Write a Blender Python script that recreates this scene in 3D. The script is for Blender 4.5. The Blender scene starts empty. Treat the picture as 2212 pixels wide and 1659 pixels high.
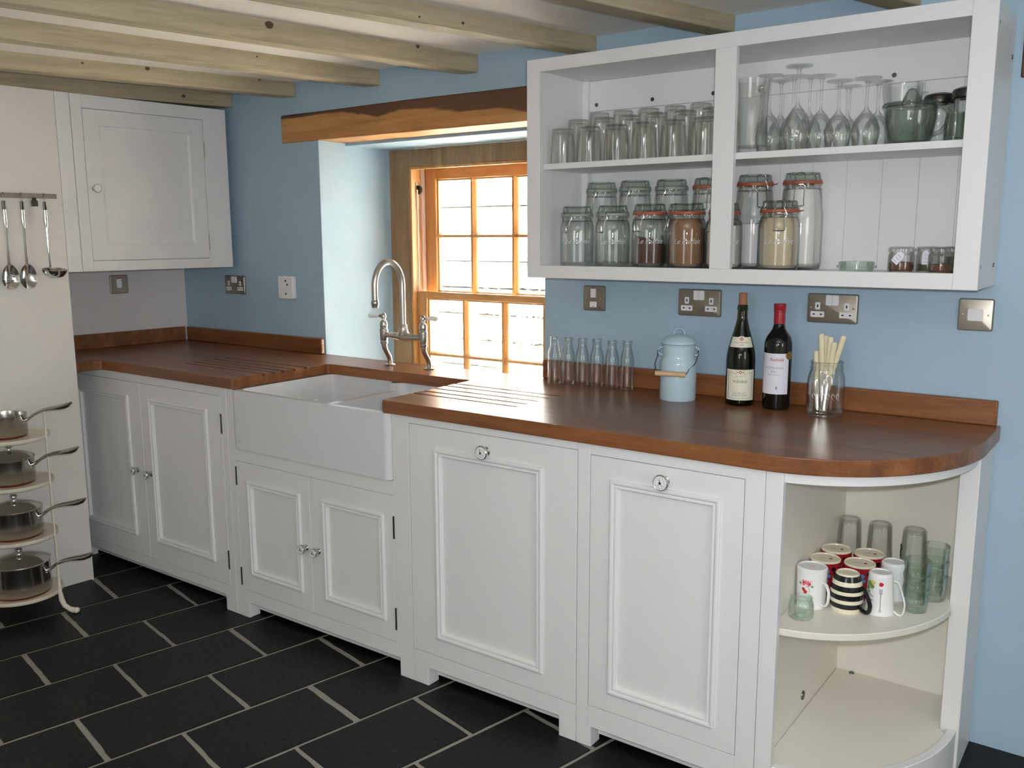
import bpy, bmesh, math, random
from mathutils import Vector, Matrix
random.seed(7)
S = bpy.context.scene
C = S.collection
PI = math.pi
rad = math.radians

# ------------------------------------------------------------------ camera, world, lights, exposure
CAM = Vector((3.9482, -2.6774, 1.4267))
YAW, PIT, ROL, FPX = rad(36.055), rad(-9.3904), rad(-0.2384), 1950.0
fw = Vector((-math.sin(YAW)*math.cos(PIT), math.cos(YAW)*math.cos(PIT), math.sin(PIT)))
r0 = Vector((math.cos(YAW), math.sin(YAW), 0)); u0 = r0.cross(fw)
ri = r0*math.cos(ROL)+u0*math.sin(ROL); up = -r0*math.sin(ROL)+u0*math.cos(ROL)
cam = bpy.data.objects.new('camera', bpy.data.cameras.new('camera')); C.objects.link(cam)
M = Matrix((ri, up, -fw)).transposed().to_4x4(); M.translation = CAM
cam.matrix_world = M
cam.data.sensor_width = 36.0; cam.data.lens = FPX*36.0/2212.0; cam.data.clip_start = .02
S.camera = cam

W = bpy.data.worlds.new('daylight'); S.world = W; W.use_nodes = True
W.node_tree.nodes['Background'].inputs[0].default_value = (.95, .975, 1.0, 1)
W.node_tree.nodes['Background'].inputs[1].default_value = 15.0

def light(name, kind, loc, power, color, **kw):
    l = bpy.data.lights.new(name, kind); l.energy = power; l.color = color
    for k, v in kw.items():
        if k == 'portal': l.cycles.is_portal = True
        elif k not in ('aim',): setattr(l, k, v)
    o = bpy.data.objects.new(name, l); C.objects.link(o); o.location = loc
    if 'aim' in kw: o.rotation_euler = Vector(kw['aim']).to_track_quat('-Z', 'Y').to_euler()
    return o
# the camera's own flash, a hand's breadth above the lens
light('camera_flash', 'POINT', CAM+up*.05+ri*.03+fw*.03, 180.0, (.91, .95, 1.0), shadow_soft_size=.018)
# daylight portals: the seen window, plus unseen rear and side windows added as fill
light('window_daylight', 'AREA', (1.51, .66, 1.2), 1, (1, 1, 1), shape='RECTANGLE', size=.95, size_y=1.3, portal=1, aim=(0, -1, 0))
light('rear_fill_portal', 'AREA', (3.6, -5.06, 1.51), 1, (1, 1, 1), shape='RECTANGLE', size=1.0, size_y=.92, portal=1, aim=(0, 1, 0))
light('side_fill_portal', 'AREA', (5.86, -2.3, 1.45), 1, (1, 1, 1), shape='RECTANGLE', size=1.1, size_y=.9, portal=1, aim=(-1, 0, 0))
# high sun from behind the house: falls on the garden, not into the room
light('sun', 'SUN', (0, -3, 8), 480.0, (1, .97, .92), angle=rad(1), aim=(-.3, .26, -1))

S.view_settings.view_transform = 'Standard'; S.view_settings.look = 'None'
S.view_settings.exposure = -1.13; S.view_settings.gamma = 1.0; S.view_settings.use_curve_mapping = False
S.cycles.transparent_max_bounces = 64; S.cycles.max_bounces = 12; S.cycles.diffuse_bounces = 6
S.cycles.sample_clamp_indirect = 90.0
S.cycles.caustics_reflective = True; S.cycles.caustics_refractive = False

# ------------------------------------------------------------------ materials
def lin(c): return c/12.92 if c <= .04045 else ((c+.055)/1.055)**2.4
def rgb(r, g, b): return (lin(r/255), lin(g/255), lin(b/255), 1)
MATS = {}
class NT:
    def __init__(s, name):
        s.m = bpy.data.materials.new(name); s.m.use_nodes = True; s.t = s.m.node_tree; s.t.nodes.clear()
        s.out = s.n('ShaderNodeOutputMaterial')
    def n(s, kind, **kw):
        n = s.t.nodes.new(kind)
        for k, v in kw.items(): setattr(n, k, v)
        return n
    def l(s, a, b): s.t.links.new(a, b)
    def math(s, op, a, b=None):
        n = s.n('ShaderNodeMath', operation=op)
        for i, v in enumerate((a, b)):
            if v is None: continue
            if isinstance(v, (int, float)): n.inputs[i].default_value = v
            else: s.l(v, n.inputs[i])
        return n.outputs[0]
    def mix(s, f, a, b, bt='MIX'):
        n = s.n('ShaderNodeMix', data_type='RGBA', blend_type=bt)
        for sock, v in ((n.inputs[0], f), (n.inputs[6], a), (n.inputs[7], b)):
            if isinstance(v, (int, float)): sock.default_value = v
            elif isinstance(v, tuple): sock.default_value = v
            else: s.l(v, sock)
        return n.outputs[2]
    def ramp(s, f, *stops):
        n = s.n('ShaderNodeValToRGB'); e = n.color_ramp.elements
        while len(e) < len(stops): e.new(.5)
        for k, (p, c) in zip(e, stops): k.position = p; k.color = c
        s.l(f, n.inputs[0]); return n.outputs[0]
    def coords(s, scale=(1, 1, 1), rot=(0, 0, 0)):
        t = s.n('ShaderNodeTexCoord'); m = s.n('ShaderNodeMapping')
        m.inputs['Scale'].default_value = scale; m.inputs['Rotation'].default_value = rot
        s.l(t.outputs['Object'], m.inputs[0]); return m.outputs[0]
    def noise(s, vec, scale, detail=4, rough=.5, dist=0):
        n = s.n('ShaderNodeTexNoise'); n.inputs['Scale'].default_value = scale; n.inputs['Detail'].default_value = detail
        n.inputs['Roughness'].default_value = rough; n.inputs['Distortion'].default_value = dist
        s.l(vec, n.inputs['Vector']); return n.outputs['Fac']
    def bsdf(s, color, rough=.5, metal=0, bump=None, bstr=.1, bdist=.002, **kw):
        p = s.n('ShaderNodeBsdfPrincipled')
        for nm, v in (('Base Color', color), ('Roughness', rough), ('Metallic', metal)):
            if isinstance(v, (int, float, tuple)): p.inputs[nm].default_value = v
            else: s.l(v, p.inputs[nm])
        for k, v in kw.items(): p.inputs[k.replace('_', ' ')].default_value = v
        if bump is not None:
            b = s.n('ShaderNodeBump'); b.inputs['Strength'].default_value = bstr; b.inputs['Distance'].default_value = bdist
            s.l(bump, b.inputs['Height']); s.l(b.outputs[0], p.inputs['Normal'])
        s.l(p.outputs[0], s.out.inputs[0]); return p
def plain(name, col, rough=.4, metal=0, vary=.04, bstr=.05, scale=30, **kw):
    t = NT(name); v = t.coords(); n = t.noise(v, scale, 3)
    c2 = tuple(x*(1-vary*2) for x in col[:3])+(1,); c1 = tuple(min(1, x*(1+vary)) for x in col[:3])+(1,)
    t.bsdf(t.mix(n, c2, c1), rough, metal, bump=n, bstr=bstr, **kw); MATS[name] = t.m; return t.m
def wood(name, dark, mid, light_, axis='X', rough=.4, stave=None, streak=None, knots=False, grain=1.0, bstr=.08):
    t = NT(name); sc = {'X': (1.2, 16, 16), 'Y': (16, 1.2, 16), 'Z': (16, 16, 1.2)}[axis]
    v = t.coords(scale=sc); n1 = t.noise(v, 1.6*grain, 6, .6, .6); n2 = t.noise(v, 9*grain, 4, .7)
    f = t.math('ADD', t.math('MULTIPLY', n1, .7), t.math('MULTIPLY', n2, .3))
    col = t.ramp(f, (.3, dark), (.5, mid), (.68, light_))
    if stave:
        tc = t.n('ShaderNodeTexCoord'); sp = t.n('ShaderNodeSeparateXYZ'); t.l(tc.outputs['Object'], sp.inputs[0])
        row = t.math('FLOOR', t.math('MULTIPLY', sp.outputs[1], 1/stave))
        wn = t.n('ShaderNodeTexWhiteNoise', noise_dimensions='1D'); t.l(row, wn.inputs['W'])
        off = t.math('MULTIPLY', wn.outputs[0], 3.7)
        cell = t.math('FLOOR', t.math('ADD', t.math('MULTIPLY', sp.outputs[0], 1.1), off))
        wn2 = t.n('ShaderNodeTexWhiteNoise', noise_dimensions='2D'); cb = t.n('ShaderNodeCombineXYZ')
        t.l(row, cb.inputs[0]); t.l(cell, cb.inputs[1]); t.l(cb.outputs[0], wn2.inputs['Vector'])
        br = t.ramp(wn2.outputs[0], (0, (.72, .70, .68, 1)), (1, (1.0, 1.0, 1.0, 1)))
        col = t.mix(1.0, col, br, 'MULTIPLY')
    if streak:
        v3 = t.coords(scale={'X': (1.3, 1, 7), 'Y': (7, 1, 7), 'Z': (7, 7, 1)}[axis]); n3 = t.noise(v3, 1.5, 3, .5, .8)
        tc = t.n('ShaderNodeTexCoord'); sp = t.n('ShaderNodeSeparateXYZ'); t.l(tc.outputs['Object'], sp.inputs[0])
        # dark heartwood along the top edge, widening to the right
        g = t.math('ADD', t.math('MULTIPLY', sp.outputs[2], 7.0), t.math('MULTIPLY', sp.outputs[0], .28))
        k = t.math('MULTIPLY', t.math('ADD', g, t.math('MULTIPLY', n3, .9)), .5)
        m = t.ramp(k, (streak[1], (0, 0, 0, 1)), (streak[1]+.025, (1, 1, 1, 1)))
        col = t.mix(m, col, streak[0])
    if knots:
        vo = t.n('ShaderNodeTexVoronoi'); vo.inputs['Scale'].default_value = 1.0
        t.l(t.coords(scale={'X': (1.5, 6, 6), 'Y': (6, 1.5, 6), 'Z': (6, 6, 1.5)}[axis]), vo.inputs['Vector'])
        m = t.ramp(vo.outputs['Distance'], (.0, (1, 1, 1, 1)), (.055, (.85, .85, .85, 1)), (.10, (0, 0, 0, 1)))
        col = t.mix(m, col, tuple(x*.35 for x in dark[:3])+(1,))
    t.bsdf(col, rough, 0, bump=n2, bstr=bstr); MATS[name] = t.m; return t.m
def glass(name, tint=(.97, .98, .975, 1), edge=(.62, .66, .63, 1), blend=.25, rough=.03, gl=1.0):
    t = NT(name); lw = t.n('ShaderNodeLayerWeight'); lw.inputs['Blend'].default_value = .45
    c = t.mix(t.ramp(lw.outputs['Facing'], (.45, (0, 0, 0, 1)), (1, (1, 1, 1, 1))), tint, edge)
    tr = t.n('ShaderNodeBsdfTransparent'); t.l(c, tr.inputs[0])
    g = t.n('ShaderNodeBsdfGlossy'); g.inputs['Roughness'].default_value = rough; g.inputs[0].default_value = (gl, gl, gl, 1)
    fr = t.n('ShaderNodeFresnel'); fr.inputs[0].default_value = 1.45
    mx = t.n('ShaderNodeMixShader'); t.l(t.math('MINIMUM', fr.outputs[0], blend*2), mx.inputs[0]); t.l(tr.outputs[0], mx.inputs[1]); t.l(g.outputs[0], mx.inputs[2])
    t.l(mx.outputs[0], t.out.inputs[0]); MATS[name] = t.m; return t.m

WHITE = plain('white_paint', rgb(226, 226, 226), .38, vary=.01, bstr=.03, scale=60)
WHITE2 = plain('white_paint_cream', rgb(228, 224, 213), .42, vary=.01, bstr=.03, scale=60)
PLASTER = plain('grey_white_plaster', rgb(214, 211, 211), .75, vary=.02, bstr=.15, scale=14)
PANELW = plain('off_white_panel', rgb(222, 219, 214), .6, vary=.015, bstr=.06, scale=20)
BLUE = plain('blue_wall_paint', rgb(162, 188, 205), .55, vary=.025, bstr=.18, scale=9)
WARMW = plain('warm_white_wall', rgb(226, 220, 208), .7)
CEIL = plain('ceiling_plaster', rgb(242, 237, 230), .8, vary=.02, bstr=.2, scale=5)
GAP = plain('dark_gap', rgb(70, 68, 64), .7)
CERAM = plain('white_glazed_ceramic', rgb(232, 233, 232), .12, vary=.0, bstr=0)
CERAMS = plain('sink_fireclay', rgb(216, 217, 219), .14, vary=.0, bstr=0)
CERAM2 = plain('cream_glazed_ceramic', rgb(232, 224, 198), .15, vary=.0, bstr=0)
STEEL = plain('brushed_nickel', rgb(200, 194, 186), .28, 1, vary=.02, bstr=.02, scale=80)
CHROME = plain('polished_steel', rgb(205, 203, 200), .12, 1, vary=.0, bstr=0)
PLATE = plain('satin_steel_plate', rgb(168, 160, 148), .38, 1, vary=.04, bstr=.02, scale=50)
DARKSTEEL = plain('dark_steel', rgb(95, 92, 88), .3, 1, vary=.03)
COPPER = plain('copper_base', rgb(150, 92, 66), .3, 1, vary=.03)
PLASTIC = plain('white_plastic', rgb(232, 232, 235), .3, vary=0, bstr=0)
SCREW = plain('dull_screw', rgb(110, 110, 112), .35, 1)
BLACK = plain('black_detail', rgb(28, 28, 34), .4)
NAVY = plain('navy_socket_hole', rgb(30, 34, 70), .4)
REDP = plain('red_print', rgb(190, 40, 50), .4)
IRON = plain('cream_enamelled_iron', rgb(226, 218, 200), .35, vary=.03)
PANST = plain('satin_pan_steel', rgb(188, 184, 180), .2, 1, vary=.03)
ENAMEL = plain('pale_blue_enamel', rgb(186, 211, 222), .15, vary=.01, bstr=.0)
BEECH = plain('pale_beech_wood', rgb(205, 172, 135), .45, vary=.08, scale=60)
CORK = plain('cork', rgb(178, 122, 88), .8, vary=.15, bstr=.4, scale=220)
CAPRED = plain('red_foil_capsule', rgb(165, 30, 42), .28, vary=.03)
PAPER = plain('cream_paper_label', rgb(226, 223, 205), .6, vary=.01)
PAPERW = plain('white_paper_label', rgb(225, 224, 236), .6, vary=.01)
INK = plain('dark_ink', rgb(60, 60, 62), .6); INKR = plain('red_ink', rgb(170, 40, 55), .6); INKG = plain('grey_ink', rgb(150, 145, 140), .6)
GOLD = plain('gold_seal', rgb(150, 120, 60), .4, .6)
WINE = plain('dark_red_wine', rgb(20, 10, 12), .1)
DBOTTLE = plain('black_bottle_glass', rgb(16, 14, 14), .06, vary=0, bstr=0)
RUBBER = plain('orange_rubber_seal', rgb(166, 84, 56), .45)
RUBBERC = plain('clear_rubber_seal', rgb(150, 158, 145), .4)
BROWNS = plain('brown_sugar', rgb(142, 104, 70), .9, vary=.12, bstr=.6, scale=160)
COCOA = plain('ground_coffee', rgb(84, 54, 42), .9, vary=.2, bstr=.6, scale=160)
FLOUR = plain('white_flour', rgb(222, 221, 218), .9, vary=.02, bstr=.1, scale=50)
SUGAR = plain('pale_golden_sugar', rgb(192, 176, 148), .9, vary=.04, bstr=.2, scale=120)
SPICE = plain('brown_spice', rgb(112, 72, 52), .9, vary=.25, bstr=.5, scale=260)
SPICEG = plain('green_brown_herb', rgb(92, 90, 68), .9, vary=.25, bstr=.5, scale=260)
BONE = plain('cream_bone_handle', rgb(222, 212, 178), .4, vary=.05, scale=40)
MUGRED = plain('red_glaze', rgb(160, 32, 44), .15, vary=.02)
MUGDARK = plain('black_glaze', rgb(22, 20, 26), .1, vary=0)
PINK = plain('pink_print', rgb(222, 110, 130), .3); GREENP = plain('green_print', rgb(110, 150, 84), .3); BLUEP = plain('blue_print', rgb(70, 140, 190), .3); YELP = plain('yellow_print', rgb(220, 200, 120), .3)
STONE = plain('pale_outdoor_stone', rgb(225, 220, 210), .9, vary=.25, bstr=.8, scale=4)
LEAF = plain('garden_leaf', rgb(150, 165, 110), .7, vary=.3)
CORD = plain('white_sash_cord', rgb(235, 230, 228), .6)
SEALSTRIP = plain('pinkish_white_bead', rgb(228, 210, 205), .5)
GLASS = glass('clear_glass', (.985, .99, .987, 1), (.74, .77, .75, 1))
GLASSF = glass('fluted_clear_glass', (.965, .968, .96, 1), (.70, .72, .69, 1))
GLASSG = glass('green_tinted_glass', (.945, .975, .957, 1), (.55, .72, .63, 1))
GLASSJ = glass('jar_glass', (.975, .982, .977, 1), (.64, .69, .66, 1))
GLASSB = glass('bottle_green_glass', (.26, .32, .13, 1), (.07, .09, .04, 1))
GLASSD = glass('smoky_glass', (.955, .962, .957, 1), (.56, .60, .57, 1))
GLASSL = glass('lid_glass', (.84, .87, .84, 1), (.40, .45, .41, 1))
GLASSK = glass('heavy_grey_glass', (.84, .87, .85, 1), (.34, .38, .35, 1))
PANE = glass('window_glass', (.98, .99, .985, 1), (.8, .84, .82, 1))
WORKTOP = wood('oiled_iroko_worktop', rgb(102, 62, 36), rgb(132, 83, 49), rgb(156, 103, 62), 'X', .28, stave=.042)
WORKTOPE = WORKTOP
LINTEL = wood('lintel_wood', rgb(150, 100, 52), rgb(184, 132, 76), rgb(205, 156, 98), 'X', .5, streak=(rgb(98, 64, 42), .50))
SASH = wood('golden_sash_wood', rgb(168, 116, 64), rgb(194, 142, 86), rgb(210, 164, 106), 'Z', .35)
SASHX = wood('golden_sash_wood_rail', rgb(168, 116, 64), rgb(194, 142, 86), rgb(210, 164, 106), 'X', .35)
CASING = wood('backlit_casing_wood', rgb(120, 92, 64), rgb(150, 118, 84), rgb(172, 140, 102), 'Z', .55)  # darker than the sashes: backlit shade put into the wood colour
JOIST = wood('limed_pine_joist', rgb(146, 134, 110), rgb(174, 162, 134), rgb(192, 180, 154), 'Y', .65, bstr=.2)
KNOT = plain('dark_pine_knot', rgb(84, 66, 48), .7, vary=.2, scale=200)
DARKWOOD = wood('dark_beam_wood', rgb(66, 42, 32), rgb(88, 58, 44), rgb(108, 74, 56), 'X', .5)

# ------------------------------------------------------------------ geometry helpers
class G:
    def __init__(s): s.b = bmesh.new()
    def box(s, x0, x1, y0, y1, z0, z1):
        v = [s.b.verts.new((x, y, z)) for z in (z0, z1) for y in (y0, y1) for x in (x0, x1)]
        for f in ((0, 2, 3, 1), (4, 5, 7, 6), (0, 1, 5, 4), (2, 6, 7, 3), (0, 4, 6, 2), (1, 3, 7, 5)): s.b.faces.new([v[i] for i in f])
        return s
    def prism(s, poly, z0, z1, plane='xy'):
        def P(a, b, c): return {'xy': (a, b, c), 'xz': (a, c, b), 'yz': (c, a, b)}[plane]
        lo = [s.b.verts.new(P(a, b, z0)) for a, b in poly]; hi = [s.b.verts.new(P(a, b, z1)) for a, b in poly]
        n = len(poly)
        s.b.faces.new(lo[::-1]); s.b.faces.new(hi)
        for i in range(n): s.b.faces.new([lo[i], lo[(i+1) % n], hi[(i+1) % n], hi[i]])
        return s
    def lathe(s, prof, c=(0, 0, 0), seg=32, mod=None, M=None, mi=None):
        rings = []
        for k, (r, z) in enumerate(prof):
            ring = []
            if r < 1e-6: ring = [Vector((0, 0, z))]
            else:
                for i in range(seg):
                    a = 2*PI*i/seg; rr = r*(mod(a, z) if mod else 1)
                    ring.append(Vector((rr*math.cos(a), rr*math.sin(a), z)))
            if M is not None: ring = [M @ p for p in ring]
            rings.append([s.b.verts.new(p+Vector(c)) for p in ring])
        for k in range(len(rings)-1):
            A, B = rings[k], rings[k+1]
            if len(A) == 1 and len(B) == 1: continue
            for i in range(seg):
                j = (i+1) % seg
                if len(A) == 1: f = [A[0], B[j], B[i]]
                elif len(B) == 1: f = [A[i], A[j], B[0]]
                else: f = [A[i], A[j], B[j], B[i]]
                f = s.b.faces.new(f)
                if mi is not None: f.material_index = mi(k)
        return s
    def tube(s, pts, r, seg=10, closed=False, cap=True, squash=None):
        pts = [Vector(p) for p in pts]; n = len(pts)
        rs = r if isinstance(r, (list, tuple)) else [r]*n
        T = []
        for i in range(n):
            a = pts[(i-1) % n] if (closed or i > 0) else pts[i]; b = pts[(i+1) % n] if (closed or i < n-1) else pts[i]
            T.append((b-a).normalized())
        N = T[0].orthogonal().normalized(); rings = []
        if squash: N = (Vector(squash[0])-T[0]*Vector(squash[0]).dot(T[0])).normalized()
        for i in range(n):
            N = (N-T[i]*N.dot(T[i])); N.normalize(); Bn = T[i].cross(N)
            sa, sb = (1, 1) if not squash else (squash[1], squash[2])
            rings.append([s.b.verts.new(pts[i]+(N*math.cos(2*PI*k/seg)*sa+Bn*math.sin(2*PI*k/seg)*sb)*rs[i]) for k in range(seg)])
        for i in range(n if closed else n-1):
            A, B = rings[i], rings[(i+1) % n]
            for k in range(seg):
                s.b.faces.new([A[k], A[(k+1) % seg], B[(k+1) % seg], B[k]])
        if cap and not closed: s.b.faces.new(rings[0][::-1]); s.b.faces.new(rings[-1])
        return s
    def ball(s, c, r, sc=(1, 1, 1), u=16, v=10):
        prof = [(max(0, r*math.sin(PI*i/v)), -r*math.cos(PI*i/v)) for i in range(v+1)]
        prof[0] = (0, -r); prof[-1] = (0, r)
        return s.lathe(prof, c, u, M=Matrix.Diagonal((*sc, 1)).to_3x3())
    def nest(s, x0, x1, z0, z1, steps, yb):
        """a front face made of nested rectangles (inset, y); facing -y; closed at the back at yb"""
        def ring(i, y): return [s.b.verts.new(p) for p in ((x0+i, y, z0+i), (x1-i, y, z0+i), (x1-i, y, z1-i), (x0+i, y, z1-i))]
        R = [ring(0, yb)]+[ring(i, y) for i, y in steps]
        s.b.faces.new(R[0][::-1])
        for A, B in zip(R, R[1:]):
            for k in range(4): s.b.faces.new([A[k], A[(k+1) % 4], B[(k+1) % 4], B[k]])
        s.b.faces.new(R[-1]); return s
    def text(s, body, size, fn, depth=0, align='CENTER', shear=0, spacing=1):
        cu = bpy.data.curves.new('t', 'FONT'); cu.body = body; cu.size = size; cu.align_x = align; cu.align_y = 'CENTER'; cu.shear = shear; cu.space_character = spacing
        cu.resolution_u = 3; cu.extrude = depth
        o = bpy.data.objects.new('t', cu); C.objects.link(o); dg = bpy.context.evaluated_depsgraph_get()
        me = bpy.data.meshes.new_from_object(o.evaluated_get(dg)); bpy.data.objects.remove(o); bpy.data.curves.remove(cu)
        t = bmesh.new(); t.from_mesh(me); bpy.data.meshes.remove(me)
        bmesh.ops.subdivide_edges(t, edges=[e for e in t.edges if e.calc_length() > .006], cuts=2)
        for v in t.verts: v.co = Vector(fn(v.co.x, v.co.y, v.co.z))
        m2 = bpy.data.meshes.new('t'); t.to_mesh(m2); t.free(); s.b.from_mesh(m2); bpy.data.meshes.remove(m2)
        return s
    def xf(s, M):
        bmesh.ops.transform(s.b, matrix=M, verts=s.b.verts); return s
ORG = {}
def finish(g, name, mat, shift=None, smooth=True, recalc=True, angle=.6):
    b = g.b
    if recalc: bmesh.ops.recalc_face_normals(b, faces=b.faces)
    if shift is not None: bmesh.ops.translate(b, vec=-shift, verts=b.verts)
    if smooth:
        for f in b.faces: f.smooth = True
        for e in b.edges:
            if len(e.link_faces) == 2 and e.calc_face_angle(0) > angle: e.smooth = False
    me = bpy.data.meshes.new(name); b.to_mesh(me); b.free()
    for m in (mat if isinstance(mat, (list, tuple)) else [mat]): me.materials.append(m)
    o = bpy.data.objects.new(name, me); C.objects.link(o); return o
def bev(o, w=.0015, seg=2):
    m = o.modifiers.new('edge', 'BEVEL'); m.width = w; m.segments = seg; m.limit_method = 'ANGLE'; m.angle_limit = rad(40); m.harden_normals = False
    return o
def thing(name, label, cat, base=(0, 0, 0), group=None, rotz=0, org=None):
    o = bpy.data.objects.new(name, None); C.objects.link(o); o.empty_display_size = .05
    o.location = base; o.rotation_euler = (0, 0, rotz); o['label'] = label; o['category'] = cat
    if group: o['group'] = group
    ORG[o] = Vector(base if org is None else org); return o
def part(name, g, mat, parent, bevel=None, label=None, **kw):
    root = parent
    while root.parent: root = root.parent
    o = finish(g, name, mat, shift=ORG.get(root, Vector((0, 0, 0))), **kw); o.parent = parent
    if bevel: bev(o, bevel)
    if label: o['label'] = label
    return o
def solo(name, g, mat, label, cat, base=(0, 0, 0), group=None, bevel=None, rotz=0, org=None, **kw):
    o = finish(g, name, mat, shift=Vector(base if org is None else org), **kw)
    o.location = base; o.rotation_euler = (0, 0, rotz); o['label'] = label; o['category'] = cat
    if group: o['group'] = group
    if bevel: bev(o, bevel)
    return o
def struct(name, g, mat, bevel=None, parent=None, **kw):
    o = finish(g, name, mat, **kw)
    if bevel: bev(o, bevel)
    if parent: o.parent = parent
    else: o['kind'] = 'structure'
    return o
def dup(root, loc, rotz=0, label=None, group=None, scale=None):
    def rec(o, par):
        c = o.copy(); C.objects.link(c)
        if par is not None: c.parent = par
        for ch in list(o.children): rec(ch, c)
        return c
    r = rec(root, None); r.location = loc; r.rotation_euler = (0, 0, rotz)
    if label: r['label'] = label
    if group: r['group'] = group
    if scale: r.scale = scale
    return r
def cut(o, cutters):
    """subtract solids (list of G) from object o and bake the result"""
    cs = [finish(g, 'c', WHITE, smooth=False) for g in cutters]
    for c in cs:
        m = o.modifiers.new('b', 'BOOLEAN'); m.operation = 'DIFFERENCE'; m.object = c; m.solver = 'EXACT'
    dg = bpy.context.evaluated_depsgraph_get(); me = bpy.data.meshes.new_from_object(o.evaluated_get(dg))
    o.modifiers.clear(); old = o.data; o.data = me; bpy.data.meshes.remove(old)
    for c in cs: bpy.data.objects.remove(c)
    return o
def rrect(x0, x1, y0, y1, r, n=5):
    P = []
    for cx, cy, a0 in ((x1-r, y1-r, 0), (x0+r, y1-r, 90), (x0+r, y0+r, 180), (x1-r, y0+r, 270)):
        for k in range(n+1):
            a = rad(a0+90*k/n); P.append((cx+r*math.cos(a), cy+r*math.sin(a)))
    return P
def cyl(R, c, z, th0):
    """wrap flat (x,y) onto a cylinder of radius R about c, centred on azimuth th0"""
    return lambda x, y, d: (c[0]+(R+d)*math.cos(th0+x/R), c[1]+(R+d)*math.sin(th0+x/R), z+y)
def arc_patch(g, R, z0, z1, th0, half, n=14, th=.0006, c=(0, 0), prof=None):
    """paper label wrapped on a bottle"""
    rows = 6; V = []
    for lay in (0, 1):
        grid = []
        for j in range(rows+1):
            t = j/rows; z = z0+(z1-z0)*t; r = (prof(z) if prof else R)+lay*th
            grid.append([g.b.verts.new((c[0]+r*math.cos(th0-half+2*half*i/n), c[1]+r*math.sin(th0-half+2*half*i/n), z)) for i in range(n+1)])
        V.append(grid)
    for lay in (0, 1):
        for j in range(rows):
            for i in range(n):
                g.b.faces.new([V[lay][j][i], V[lay][j][i+1], V[lay][j+1][i+1], V[lay][j+1][i]])
    for j in range(rows):
        for i in (0, n): g.b.faces.new([V[0][j][i], V[1][j][i], V[1][j+1][i], V[0][j+1][i]])
    for i in range(n):
        for j in (0, rows): g.b.faces.new([V[0][j][i], V[0][j][i+1], V[1][j][i+1], V[1][j][i]])
    return g

# ------------------------------------------------------------------ the room
H = .918; YF = -.654                                  # worktop height, front plane of the base cabinets
PHI = rad(4.9077); RL = Matrix.Rotation(-PHI, 3, 'Z')  # the left wall is a little out of square
def lthing(name, label, cat, base, group=None): return thing(name, label, cat, tuple(RL @ Vector(base)), group, -PHI, base)
RX, RY = 5.8, -5.0
# floor: slate slabs in brick bond laid askew to the window wall, pale grout between
TF = rad(11.96); CF, SF = math.cos(TF), math.sin(TF)
def tf(u, v, z): return (u*CF-v*SF, -u*SF-v*CF, z)
g = G(); g.box(-1.2, 6.4, RY-.6, .6, -.06, -.0035)
for f in g.b.faces: f.material_index = 1
rnd = random.Random(4)
for k in range(-9, 26):
    ua = .523+.2889*k
    v0 = (.276 if k % 2 == 0 else .07)
    for j in range(-6, 17):
        va = v0+.411*j; P = []
        cx, cy, _ = tf(ua+.14, va+.2, 0)
        if not (-1.0 < cx < 6.1 and RY-.35 < cy < .35): continue
        gu, gv = .0052, .0052
        def edge(a, b, n, nz, amp):
            for t in range(n):
                q = t/n; p = [a[0]+(b[0]-a[0])*q, a[1]+(b[1]-a[1])*q]
                if t: p[nz] += rnd.uniform(-amp, amp)
                P.append(p)
        jt = lambda s: rnd.uniform(.001, s)
        c = [[ua+gu+jt(.003), va+gv+jt(.007)], [ua+.2889-gu-jt(.003), va+gv+jt(.007)], [ua+.2889-gu-jt(.003), va+.411-gv-jt(.009)], [ua+gu+jt(.003), va+.411-gv-jt(.009)]]
        if rnd.random() < .35: c[rnd.randrange(4)][1] += 0
        edge(c[0], c[1], 7, 1, .0018); edge(c[1], c[2], 7, 0, .0010); edge(c[2], c[3], 7, 1, .0018); edge(c[3], c[0], 7, 0, .0010)
        # chipped corners
        top = [g.b.verts.new(tf(u, v, 0)) for u, v in P]; bot = [g.b.verts.new(tf(u, v, -.01)) for u, v in P]
        g.b.faces.new(top)
        for i in range(len(P)): g.b.faces.new([top[i], top[(i+1) % len(P)], bot[(i+1) % len(P)], bot[i]])
SL = NT('black_slate'); v = SL.coords(); n1 = SL.noise(v, 3.5, 6, .6); n2 = SL.noise(v, 60, 3, .7)
SL.bsdf(SL.ramp(n1, (.3, rgb(11, 11, 11)), (.7, rgb(20, 20, 19))), SL.ramp(n2, (.3, (.42, .42, .42, 1)), (.7, (.58, .58, .58, 1))), 0, Specular_IOR_Level=.3, bump=SL.math('ADD', n1, SL.math('MULTIPLY', n2, .25)), bstr=.25, bdist=.004)
GROUT = plain('pale_grout', rgb(150, 146, 134), .85, vary=.08, bstr=.3, scale=90)
struct('floor', g, [SL.m, GROUT], smooth=False, recalc=True)

g = G(); g.box(-1.2, 6.4, RY-.6, .6, 2.067, 2.2); struct('ceiling', g, CEIL)
g = G(); T2 = 2.12
g.box(-.9, .7726, 0, .6, -.06, T2)
for x0, x1 in ((.7726, 1.0),):
    g.box(x0, x1, 0, .6, -.06, 1.82); g.box(x0, x1, 0, .155, 1.937, T2); g.box(x0, x1, .155, .6, 1.82, T2)
g.box(1.0, 2.146, 0, .6, -.06, .6); g.box(1.0, 2.146, 0, .155, 1.937, T2); g.box(1.0, 2.146, .155, .6, 1.808, T2)
g.prism([(2.146, 0), (2.35, 0), (2.35, .6), (2.03, .6), (2.03, .45)], -.06, 1.82)
g.box(2.146, 2.35, 0, .155, 1.937, T2); g.box(2.146, 2.35, .155, .6, 1.82, T2)
g.box(2.35, 6.4, 0, .6, -.06, T2)
struct('wall_back', g, BLUE, smooth=False)
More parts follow.
